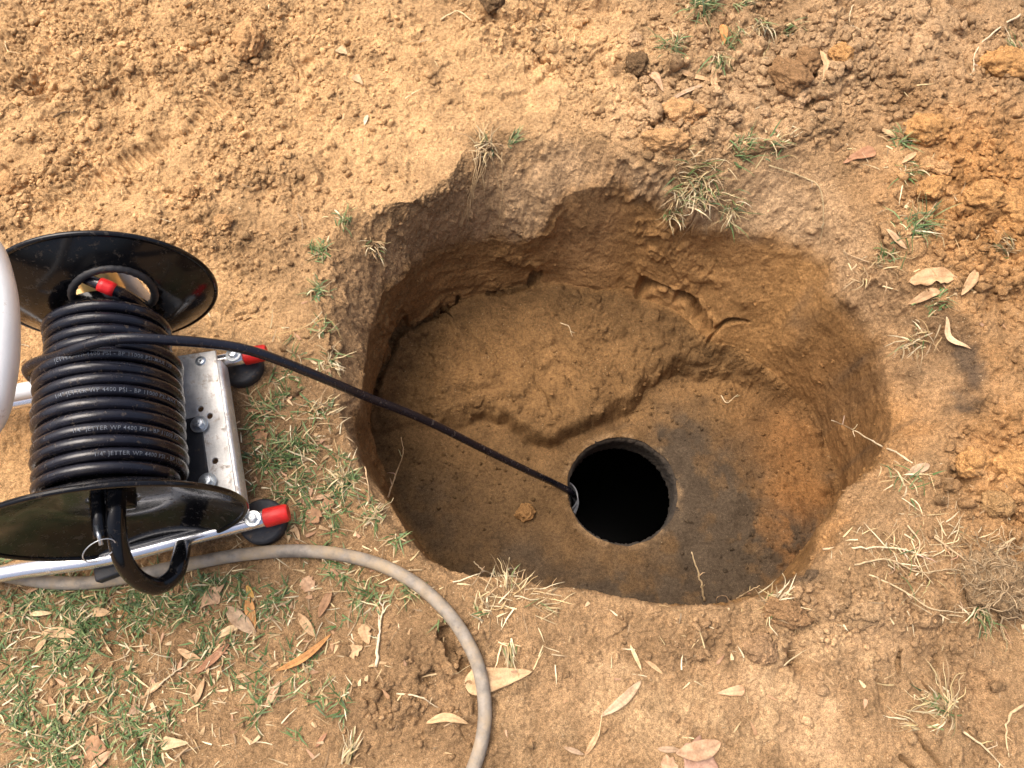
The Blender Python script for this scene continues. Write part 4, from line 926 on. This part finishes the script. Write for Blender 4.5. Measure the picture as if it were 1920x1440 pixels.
for a in [(58, 1152, 100, 1150, 11, CRM, 'cream curled leaf in the grass below the left end of the grey hose', .3),
    (167, 1147, 212, 1150, 19, TAN, 'short tan leaf touching the clay patch in the grass', .1),
    (78, 1188, 155, 1194, 22, TAN, 'broad tan leaf topping the leaf cluster in the left grass', .15, .06),
    (90, 1194, 66, 1227, 12, TAN, 'short tan leaf pointing down left from the leaf cluster', .1),
    (117, 1190, 134, 1232, 14, TAN, 'tan leaf hanging down from the middle of the leaf cluster', .1),
    (147, 1203, 121, 1252, 13, PNK, 'narrow pinkish leaf on the right side of the leaf cluster', .1),
    (143, 1288, 164, 1266, 10, CRM, 'small cream leaf left of the short twig in the grass', .2),
    (137, 1304, 158, 1321, 10, CRM, 'small cream leaf above the brown leaf in the left grass', .2),
    (125, 1356, 136, 1326, 15, TAN, 'oval tan leaf in the green grass at lower left', .1),
    (93, 1305, 108, 1334, 11, BRN, 'small brown leaf left of the oval tan leaf', .1),
    (433, 1205, 366, 1264, 19, RED, 'reddish brown long leaf slanting across the lawn', .12, .03),
    (405, 1196, 458, 1168, 18, CRM, 'cream leaf under the grey brown broad leaf', .1),
    (423, 1137, 482, 1190, 34, GRY, 'broad grey brown leaf below the bent black tube', .08),
    (466, 1115, 478, 1184, 24, ORG, 'orange brown upright leaf beside the broad grey leaf', .1),
    (463, 1098, 477, 1122, 13, (.60, .36, .10), 'small yellow leaf above the orange brown upright leaf', .15),
    (333, 1217, 384, 1242, 17, TAN, 'tan leaf above left of the reddish long leaf', .08),
    (517, 1258, 622, 1188, 18, ORG, 'orange twisted long leaf at the edge of the lawn', .15, -.09),
    (560, 1150, 593, 1195, 22, TAN, 'tan pointed leaf above the orange twisted leaf', .12),
    (622, 1106, 598, 1158, 22, BRN, 'dark brown leaf beside the tan pointed leaf', .12),
    (310, 1276, 271, 1304, 13, TAN, 'tan leaf at the end of the thin straw stem', .1),
    (384, 1272, 362, 1326, 14, TAN, 'slim upright tan leaf below the reddish long leaf', .12, .05),
    (473, 1261, 442, 1271, 9, TAN, 'tiny tan leaf right of the reddish long leaf', .1),
    (525, 1276, 497, 1328, 17, PNK, 'pinkish tan leaf standing in bare soil below the orange leaf', .12, .04),
    (303, 1393, 355, 1393, 17, CRM, 'cream oval leaf near the bottom edge of the lawn', .1, 0, 1),
    (160, 1398, 202, 1404, 26, BRN, 'brownish crumpled leaf near the bottom left corner', .15, 0, 2),
    (210, 1408, 168, 1446, 20, PNK, 'pink tan leaf cut by the bottom edge at left', .1),
    (306, 1340, 318, 1356, 12, GRY, 'small grey curled leaf among the grass blades', .25),
    (613, 1374, 592, 1402, 10, RED, 'thin reddish leaf on bare soil left of the grey hose', .1),
    (388, 1106, 412, 1132, 28, PNK, 'faded pink leaf half buried below the bent tube', .04, 0, 2),
    (568, 1085, 590, 1108, 22, PNK, 'pale pink leaf under the top run of the grey hose', .06, 0, 2),
    (250, 1322, 262, 1338, 14, GRY, 'grey brown leaf scrap among the grass in the lower left', .1, 0, 2),
    (870, 1284, 998, 1259, 40, (.55, .37, .20), 'large cream leaf pinned under the grey hose', .03, 0, 1, .15),
    (799, 1356, 879, 1357, 20, (.60, .40, .21), 'arched cream leaf left of the lower grey hose', .22, .14),
    (680, 1170, 692, 1208, 18, TAN, 'oval tan leaf right of the white root', .08, 0, 2),
    (652, 1226, 681, 1212, 20, TAN, 'square tan leaf scrap below the oval tan leaf', .06, 0, 2),
    (1125, 1368, 1096, 1418, 13, TAN, 'slim tan leaf right of the grey hose near the bottom', .1),
    (1056, 1400, 1096, 1415, 11, GRY, 'curled greyish leaf left of the slim tan leaf at bottom', .2),
    (1202, 1276, 1125, 1344, 23, (.52, .38, .24), 'pale long leaf on bare soil under the hole', .06, .04),
    (1181, 1209, 1203, 1258, 9, CRM, 'thin cream leaf standing above the pale long leaf', .1),
    (1206, 1235, 1244, 1265, 10, TAN, 'thin tan leaf beside the thin cream leaf', .1),
    (1396, 1293, 1344, 1300, 15, (.56, .35, .20), 'pinkish pointed leaf alone on bare soil', .06, 0, 1),
    (1350, 1392, 1265, 1412, 42, (.44, .28, .165), 'broad pink brown leaf on top of the bottom leaf pile', .08, .05, 0, .1, .004),
    (1278, 1402, 1346, 1440, 40, (.38, .23, .16), 'dark pinkish leaf at the bottom of the leaf pile', .05, 0, 2, .1),
    (1232, 1404, 1275, 1406, 14, GRY, 'small grey leaf left of the bottom leaf pile', .06),
    (1238, 1430, 1272, 1438, 18, PNK, 'pink leaf cut by the bottom edge under the leaf pile', .06, 0, 2),
    (1352, 48, 1357, 84, 19, ORG, 'bright orange leaf hanging in the top turf', .1),
    (1272, 125, 1331, 153, 15, TAN, 'slim tan leaf slanting down from the top turf', .1),
    (1254, 192, 1331, 160, 11, GRY, 'slim greyish tan leaf lying below the slanted tan leaf', .1),
    (1337, 122, 1343, 196, 16, TAN, 'upright tan leaf behind the hanging green sprig', .08),
    (1220, 138, 1244, 173, 14, PNK, 'small pinkish leaf beside the dark peaty clod', .1, 0, 1),
    (1538, 93, 1543, 148, 15, TAN, 'twisted tan leaf among lumps at the upper right', .12, .06),
    (1641, 284, 1578, 309, 20, RED, 'reddish brown leaf on the pale bank at right', .06, 0, 1),
    (1718, 286, 1689, 308, 13, TAN, 'small tan leaf left of the pale round clod', .1),
    (1646, 243, 1679, 262, 15, TAN, 'tan leaf left of the dark green sprig', .1),
    (1660, 430, 1699, 468, 15, (.56, .38, .22), 'tan leaf tucked under the wide green sprig', .08),
    (1700, 532, 1795, 520, 28, (.50, .315, .165), 'big ragged cream leaf on the right bank', .1, .03, 2),
    (1762, 548, 1700, 572, 22, (.52, .34, .19), 'pointed cream leaf under the big ragged leaf', .08),
    (1834, 504, 1800, 556, 22, TAN, 'tan leaf right of the big ragged cream leaf', .1),
    (1774, 594, 1822, 655, 13, (.56, .40, .24), 'curled tan leaf hanging over the dark scoop', .18, -.22),
    (1742, 871, 1696, 892, 22, GRY, 'greyish leaf beside the long pale root at right', .1),
    (600, 956, 576, 982, 24, BRN, 'brown leaf right of the lower red cap', .08, 0, 2),
    (624, 936, 606, 958, 17, BRN, 'small folded brown leaf right of the brown leaf', .15, 0, 2),
    (626, 930, 578, 938, 12, PNK, 'thin pinkish leaf lying above the brown leaves', .08),
    (553, 985, 563, 1014, 10, TAN, 'slim tan leaf between the red cap and grey hose', .1),
    (546, 892, 530, 906, 10, TAN, 'small tan leaf in the grass right of the plate', .1),
    (482, 800, 500, 838, 20, BRN, 'dark brown leaf beside the aluminium plate edge', .08, 0, 2),
    (460, 770, 510, 774, 10, RED, 'thin red brown leaf right of the upper foot', .05),
    (690, 216, 684, 236, 10, (.66, .56, .40), 'tiny pale leaf alone on the sand above the hole', .1),
    (634, 93, 652, 104, 16, (.50, .36, .2), 'small dusty triangular leaf near the top', .06, 0, 1),
    (664, 142, 681, 161, 13, (.46, .32, .18), 'small dusty pointed leaf below the triangular leaf', .06, 0, 1),
    (1826, 1042, 1846, 1062, 12, TAN, 'small tan leaf on the matted root ball', .1)]:
    leaf(*a)

# tufts, sprigs, roots and twigs
def tuft(u, v, n_, spread, ln, greenf, label, head=None, fan=3.14, name='grass_tuft', roots=None, cat='grass tuft', elev=(.1, 1.2), up=.001, wid=(.0014, .0030)):
    n_ = int(n_ * 1.7); spread *= .8; h_, _ = hit(u, v); t_ = empty(name, h_); tag(t_, label, cat, 'grass tufts and sprigs around the hole')
    hd = RNG.uniform(0, 6.28, n_) if head is None else head + RNG.uniform(-fan, fan, n_)
    P_ = np.c_[RNG.normal(0, spread, (n_, 2)), np.zeros(n_)]
    for i in range(n_): P_[i, 2] = max(gz(h_.x + P_[i, 0], h_.y + P_[i, 1]) - h_.z, -.012) + up
    g_ = RNG.random(n_) < greenf
    v_, f_, c_ = blades(P_, hd, RNG.uniform(ln * .28, ln * 1.1, n_), RNG.uniform(*wid, n_), RNG.uniform(*elev, n_), RNG.uniform(.3, 1.6, n_), np.where(g_[:, None], pick(GREENS, n_), pick(STRAW, n_)))
    mesh_obj('blades', v_, f_, M['grass'], t_, cols=c_)
    # runners: the jointed stems the blades grow from
    mb = MB()
    for i in range(max(2, n_ // 9)):
        a_ = (head if head is not None else RNG.uniform(0, 6.28)) + RNG.uniform(-fan, fan) * .8; p_ = Vector((RNG.normal(0, spread * .6), RNG.normal(0, spread * .6), up + .003)); pts_ = [p_]
        for k in range(5):
            a_ += RNG.normal(0, .35); p_ = p_ + Vector((math.cos(a_), math.sin(a_), RNG.normal(0.02, .22))) * ln * .22
            p_.z = max(p_.z, gz(h_.x + p_.x, h_.y + p_.y) - h_.z + .0012); pts_.append(p_)
        mb.tube(catmull(pts_, 3), [.0008 * (1 - .6 * k / 15) for k in range(16)], 5, col=tuple(pick(STRAW, 1)[0]))
    mb.build('stems', M['root'], t_, cols=True)
    if roots:
        mb = MB()
        for i in range(roots[0]):
            u0, v0 = u + random.uniform(-roots[1], roots[1]) * .5, v + 6; pts_ = []
            un, vn_ = u + random.uniform(-roots[1], roots[1]), v + roots[2] * random.uniform(.55, 1.1)
            for k in range(7):
                f_ = k / 6; uu = u0 + (un - u0) * f_ + random.uniform(-5, 5) * f_; vv = v0 + (vn_ - v0) * f_
                q_, nn = hit(uu, vv); pts_.append(q_ + nn * (.003 + .006 * random.random()) - h_)
            mb.tube(catmull(pts_, 3), [.00085 * (1 - .75 * k / 18) for k in range(19)], 5, col=tuple(np.array((.46, .32, .17)) * random.uniform(.7, 1.2)))
        mb.build('roots', M['root'], t_, cols=True)
    return t_
up_ = math.pi / 2; dn = -math.pi / 2
for kw in [dict(u=912, v=278, n_=34, spread=.010, ln=.040, greenf=.1, label='straw coloured tuft with bare roots hanging into the hole at its top lip', roots=(11, 60, 150)),
    dict(u=958, v=268, n_=12, spread=.006, ln=.030, greenf=.85, label='little green sprig at the right end of the rooted straw tuft', head=.4, fan=.6),
    dict(u=1310, v=345, n_=95, spread=.020, ln=.050, greenf=.22, label='biggest dry tuft, hanging over the upper right wall of the hole', head=dn, fan=1.9, roots=(14, 80, 100)),
    dict(u=1262, v=392, n_=26, spread=.010, ln=.040, greenf=.45, label='drooping half green tuft left under the biggest dry tuft', head=dn, fan=1.2),
    dict(u=1370, v=395, n_=24, spread=.010, ln=.045, greenf=.5, label='drooping half green tuft right under the biggest dry tuft', head=dn, fan=1.1),
    dict(u=1385, v=285, n_=30, spread=.014, ln=.036, greenf=.7, label='green runner grass along the upper right lip', head=.1, fan=1.4),
    dict(u=1455, v=268, n_=22, spread=.012, ln=.032, greenf=.5, label='pale and green sprig at the right end of the runner grass', head=0, fan=1.2),
    dict(u=1720, v=425, n_=42, spread=.012, ln=.042, greenf=.9, label='wide green sprig on the pale bank at right', head=.3, fan=2.2),
    dict(u=1690, v=262, n_=24, spread=.009, ln=.030, greenf=.92, label='dark green sprig left of the flat orange clod'),
    dict(u=1700, v=322, n_=20, spread=.010, ln=.032, greenf=.85, label='green sprig between the slanted orange clod and the bank', head=-1.2, fan=1.2),
    dict(u=1668, v=480, n_=20, spread=.010, ln=.032, greenf=.7, label='short green sprig below the wide green sprig'),
    dict(u=1750, v=568, n_=22, spread=.010, ln=.030, greenf=.8, label='bright green sprig right below the big ragged leaf', head=.3, fan=1.0),
    dict(u=1318, v=16, n_=60, spread=.016, ln=.046, greenf=.9, label='thick green tuft at the top edge of the picture'),
    dict(u=1265, v=84, n_=40, spread=.014, ln=.036, greenf=.8, label='green tuft left of the bright orange leaf'),
    dict(u=1350, v=110, n_=26, spread=.008, ln=.050, greenf=.55, label='hanging green sprig in front of the upright tan leaf', head=dn, fan=.7),
    dict(u=1372, v=82, n_=20, spread=.010, ln=.036, greenf=.8, label='small green sprig right of the bright orange leaf'),
    dict(u=1430, v=45, n_=24, spread=.010, ln=.050, greenf=.25, label='dry bunch of roots and blades hanging in the top turf', head=dn, fan=.8),
    dict(u=1385, v=15, n_=18, spread=.008, ln=.040, greenf=.85, label='green blades right of the thick top tuft', head=-.7, fan=.8),
    dict(u=1470, v=65, n_=14, spread=.006, ln=.044, greenf=.7, label='few dark blades in the shadow of the top right turf', head=-.5, fan=.8),
    dict(u=650, v=410, n_=16, spread=.008, ln=.024, greenf=.9, label='short green tuft at the upper left corner of the hole'),
    dict(u=600, v=470, n_=26, spread=.010, ln=.026, greenf=.75, label='green tuft on the left lip at the mouth of the overhang'),
    dict(u=596, v=545, n_=22, spread=.010, ln=.026, greenf=.85, label='green tuft halfway along the left lip'),
    dict(u=606, v=618, n_=18, spread=.010, ln=.024, greenf=.75, label='green tuft on the left lip above the black hose'),
    dict(u=700, v=460, n_=22, spread=.006, ln=.028, greenf=.05, label='white dry tuft stuck on the left bank of the hole', head=dn, fan=1.0),
    dict(u=622, v=682, n_=28, spread=.010, ln=.030, greenf=.45, label='dry and green tuft just above the black hose at the left lip'),
    dict(u=600, v=770, n_=26, spread=.012, ln=.030, greenf=.3, label='straw tuft on the left lip just below the black hose'),
    dict(u=570, v=840, n_=46, spread=.016, ln=.034, greenf=.85, label='spreading green tuft between the plate and the hole'),
    dict(u=640, v=900, n_=34, spread=.008, ln=.032, greenf=.1, label='bright straw tuft at the left lower lip of the hole'),
    dict(u=698, v=970, n_=44, spread=.007, ln=.026, greenf=.3, label='dense bushy dry tuft on the lower left lip of the hole'),
    dict(u=740, v=1010, n_=14, spread=.006, ln=.024, greenf=.8, label='small green sprig between bushy tuft and the grey hose'),
    dict(u=955, v=1105, n_=26, spread=.013, ln=.036, greenf=.06, wid=(.0008, .0018), label='large straw tuft in the middle of the lower lip', head=up_, fan=1.6),
    dict(u=1010, v=1130, n_=16, wid=(.0008, .0018), spread=.012, ln=.040, greenf=.05, label='straw sprig lying to the right of the large straw tuft', head=0, fan=.7),
    dict(u=912, v=1140, n_=24, spread=.012, ln=.028, greenf=.1, label='small straw sprig to the left of the large straw tuft'),
    dict(u=955, v=1210, n_=16, spread=.006, ln=.034, greenf=.45, label='hanging pale sprig with green end below the large straw tuft', head=dn, fan=.35),
    dict(u=1455, v=1135, n_=32, spread=.010, ln=.032, greenf=.04, label='dry straw tuft at the lower right lip of the hole'),
    dict(u=1772, v=1325, n_=64, spread=.012, ln=.042, greenf=.2, label='dry tuft lying on the soil at the lower right', head=2.6, fan=1.5),
    dict(u=1712, v=1362, n_=14, spread=.006, ln=.034, greenf=.05, label='few pale blades left of the lower right dry tuft', head=3.0, fan=.4),
    dict(u=1690, v=1035, wid=(.0008, .0018), n_=20, spread=.020, ln=.046, greenf=.15, label='tangle of straw and runners beside the root ball', head=0, fan=2.5),
    dict(u=1835, v=1150, n_=16, spread=.008, ln=.036, greenf=.75, label='dark green blades under the root ball', head=dn, fan=1.2),
    dict(u=1790, v=1000, wid=(.0008, .0018), n_=18, spread=.022, ln=.044, greenf=.05, label='pale loose straw above the root ball'),
    dict(u=1895, v=470, n_=20, spread=.010, ln=.046, greenf=.2, label='dry runner on the orange soil at the right edge', head=2.7, fan=.6),
    dict(u=1905, v=95, n_=14, spread=.006, ln=.050, greenf=.3, label='pale thick stem sprig at the upper right edge', head=2.2, fan=.6),
    dict(u=1700, v=900, n_=20, spread=.014, ln=.034, greenf=.35, label='thin sprig beside the long pale root at the right'),
    dict(u=1615, v=512, n_=18, spread=.014, ln=.034, greenf=.05, label='brown root sprig on the pale bank', head=dn, fan=1.0),
    dict(u=1720, v=640, n_=30, spread=.012, ln=.036, greenf=.1, label='dry stubble along the right crest above the dark scoop', head=3.6, fan=1.2),
    dict(u=500, v=775, n_=26, spread=.012, ln=.030, greenf=.75, label='green tuft beside the upper edge of the plate'),
    dict(u=515, v=860, n_=34, spread=.014, ln=.030, greenf=.8, label='green tuft beside the middle of the plate'),
    dict(u=688, v=1115, n_=28, spread=.012, ln=.030, greenf=.85, label='green tuft under the arc of the grey hose'),
    dict(u=770, v=1108, n_=16, spread=.006, ln=.026, greenf=.85, label='small green tuft touching the inside of the grey hose'),
    dict(u=645, v=1310, n_=14, spread=.008, ln=.026, greenf=.5, label='small faded sprig on bare soil left of the hose'),
    dict(u=650, v=1420, n_=16, spread=.006, ln=.036, greenf=.1, label='pale straw sprig near the bottom edge left of the hose', head=1.2, fan=.5)]:
    tuft(**kw)

def twig(pts, rad, label, colr=(.56, .42, .24), br=0, name='root', cat='root', blen=26, group='bare roots and twigs at the hole'):
    """pts: (u, v, height above the soil in m or absolute z as a tuple)"""
    P_ = []
    for u, v, hh in pts:
        if isinstance(hh, tuple): P_.append(at(u, v, hh[0]))
        else:
            q_, nn = hit(u, v); P_.append(at(u, v, q_.z + hh) if hh > .012 else q_ + nn * (rad * .6 + hh))
    t0 = P_[0].copy(); P_ = [p_ - t0 for p_ in P_]; cv = catmull(P_, 6); n_ = len(cv)
    cv = [p_ + Vector((random.gauss(0, rad * .35), random.gauss(0, rad * .35), random.gauss(0, rad * .2))) for p_ in cv]
    mb = MB(); mb.tube(cv, [rad * (1 - .65 * i / n_) * random.uniform(.8, 1.25) for i in range(n_)], 7, col=colr)
    for b in range(br):
        i = random.randint(n_ // 4, n_ - 2); p_ = cv[i].copy(); dr = (cv[min(i + 1, n_ - 1)] - cv[i]).normalized()
        a_ = random.choice((-1, 1)) * random.uniform(.5, 1.1); d2 = Vector((dr.x * math.cos(a_) - dr.y * math.sin(a_), dr.x * math.sin(a_) + dr.y * math.cos(a_), dr.z + random.uniform(-.2, .4)))
        q = [p_]; st = blen * .75e-3 * random.uniform(.4, 1) / 4
        for k in range(4): d2 = (d2 + Vector((random.gauss(0, .3), random.gauss(0, .3), random.gauss(0, .15)))).normalized(); q.append(q[-1] + d2 * st)
        mb.tube(q, [rad * .55 * (1 - .16 * k) for k in range(5)], 5, col=tuple(c * random.uniform(.85, 1.15) for c in colr))
    o = mb.build(name, M['root'], cols=True); o.location = t0; tag(o, label, cat, group); return o
PALE = (.62, .50, .32)
twig([(1745, 900, .002), (1700, 862, .004), (1650, 835, .02), (1600, 806, .04), (1560, 788, (-.03,))], .0016, 'long pale root crossing the right wall of the hole', PALE, 5)
twig([(716, 955, .0), (728, 930, .02), (742, 890, .045), (756, 850, .07), (752, 820, .09)], .0017, 'tall forked twig rising from the lower left lip', (.52, .36, .20), 4, 'twig', 'twig')
twig([(694, 945, .0), (690, 910, .03), (684, 876, .055)], .0014, 'short twin twig left of the tall forked twig', (.52, .36, .20), 3, 'twig', 'twig')
twig([(1320, 1126, .0), (1316, 1100, .03), (1308, 1070, .055), (1297, 1036, .08)], .0020, 'straight pale twig standing at the lower lip before the dark floor', (.50, .38, .22), 2, 'twig', 'twig')
twig([(1368, 1142, .0), (1385, 1120, .025), (1405, 1108, .04), (1425, 1098, .05)], .0015, 'branched twig right of the straight pale twig', (.48, .35, .20), 4, 'twig', 'twig')
twig([(1374, 1138, .0), (1360, 1118, .03), (1345, 1120, .03), (1341, 1132, .01)], .0009, 'thin looped root beside the branched twig', (.34, .22, .12), 1)
twig([(1460, 1130, .004), (1475, 1110, .03), (1490, 1100, .045)], .0013, 'little twig on the lower right lip', PALE, 2, 'twig', 'twig')
twig([(938, 1098, .0), (930, 1082, .03), (905, 1068, .045), (888, 1052, .055)], .0019, 'left branching straw stalk over the lower lip', PALE, 5, 'twig', 'twig')
twig([(942, 1098, .0), (950, 1075, .03), (956, 1046, .055)], .0018, 'middle straw stalk over the lower lip', PALE, 5, 'twig', 'twig')
twig([(948, 1100, .0), (962, 1078, .02), (985, 1068, .035)], .0015, 'right straw stalk over the lower lip', PALE, 4, 'twig', 'twig')
twig([(705, 1248, .0), (710, 1200, .002), (714, 1165, .003), (724, 1125, .003)], .0020, 'white branching root on soil inside the hose arc', (.66, .56, .38), 7, blen=40)
twig([(745, 1297, .002), (785, 1302, .004), (822, 1325, .002)], .0012, 'bent straw stem on dark crumbs left of the hose', PALE, 1, 'twig', 'twig')
twig([(1545, 1033, .002), (1610, 1028, .004), (1680, 1030, .004), (1740, 1045, .002)], .0016, 'pale root lying along the lower right bank', PALE, 6, blen=40)
twig([(1740, 1000, .002), (1790, 1040, .004), (1850, 1090, .006)], .0015, 'brown root running down to the matted root ball', (.46, .33, .19), 5, blen=40)
twig([(1630, 1080, .002), (1690, 1110, .004), (1750, 1145, .004), (1830, 1150, .003)], .0013, 'thin root under the tangle of straw', (.50, .38, .22), 5, blen=36)
twig([(1912, 30, .002), (1870, 60, .006), (1835, 95, .004), (1822, 150, .002)], .0018, 'pale thin root in the upper right spoil', (.58, .46, .30), 3)
twig([(1800, 1370, .002), (1840, 1400, .004), (1880, 1440, .002)], .0014, 'stem trailing from the lower right dry tuft', (.52, .40, .24), 3)
twig([(1920, 1320, .002), (1885, 1350, .003), (1890, 1420, .002)], .0020, 'thick forked root at the lower right edge', (.50, .36, .20), 1)
twig([(826, 40, .003), (862, 28, .006), (885, 40, .004), (905, 42, .002)], .0016, 'curved pale root near the top edge', (.60, .46, .26), 1)
twig([(1050, 606, .001), (1064, 614, .004), (1072, 632, .001)], .0009, 'little forked straw on the raised soil shelf', PALE, 1, 'twig', 'twig')
twig([(1352, 742, .001), (1362, 756, .003), (1382, 740, .002)], .0009, 'tiny forked straw on the floor right of the shelf', PALE, 2, 'twig', 'twig')
twig([(10, 80, .002), (14, 96, .004), (40, 102, .002)], .0010, 'thin pale root in the sand at the left edge', (.62, .46, .26), 1)
twig([(152, 90, .002), (160, 110, .003), (172, 100, .003), (174, 84, .002)], .0008, 'curled pale root in the sand at top left', (.62, .46, .26))
twig([(104, 222, .003), (122, 216, .005), (143, 210, .003)], .0020, 'short dark twig on the sand at left', (.12, .075, .04), 0, 'twig', 'twig')
twig([(300, 1285, .002), (330, 1262, .004), (352, 1246, .004), (365, 1218, .003)], .0011, 'forked straw stem on the lawn', PALE, 3, 'twig', 'twig')
twig([(640, 640, .002), (610, 600, .004), (560, 622, .005), (500, 632, .003)], .0009, 'thin yellow root arching to the upper red cap', (.56, .40, .18), 0)
twig([(1655, 500, .002), (1600, 480, .004), (1585, 470, .002), (1620, 530, .002)], .0012, 'brown bent root on the pale bank', (.40, .28, .16), 3)
twig([(1440, 310, .002), (1500, 330, .003), (1535, 350, .002), (1545, 400, .002), (1540, 455, .002)], .0011, 'runner trailing down the pale bank', (.46, .36, .20), 4)
twig([(1690, 655, .002), (1720, 640, .006), (1750, 618, .006)], .0018, 'pale broken stick at the right crest', (.56, .44, .29), 0, 'twig', 'twig')
twig([(1600, 1062, .002), (1660, 1050, .006), (1720, 1075, .004), (1790, 1068, .005), (1830, 1100, .004)], .0012, 'thin brown root crossing towards the matted root ball', (.44, .33, .19), 6, blen=44)
twig([(1700, 985, .002), (1722, 1020, .006), (1716, 1060, .005), (1750, 1100, .003)], .0011, 'wiry root bending down through the straw tangle', (.48, .36, .21), 6, blen=40)
twig([(1905, 1010, .002), (1872, 1030, .008), (1850, 1062, .008)], .0014, 'root reaching into the top of the matted root ball', (.50, .38, .22), 5, blen=40)
twig([(1890, 1130, .002), (1866, 1165, .006), (1880, 1200, .003)], .0012, 'root trailing out of the bottom of the matted root ball', (.46, .34, .20), 5, blen=40)
twig([(1420, 40, .003), (1440, 70, .006), (1432, 108, .003)], .0012, 'thin root hanging in the top turf', (.52, .40, .24), 5, blen=40)
twig([(1600, 10, .003), (1590, 40, .006), (1602, 66, .003)], .0011, 'fine root in the upper right spoil beside the dark gap', (.54, .42, .26), 4, blen=36)
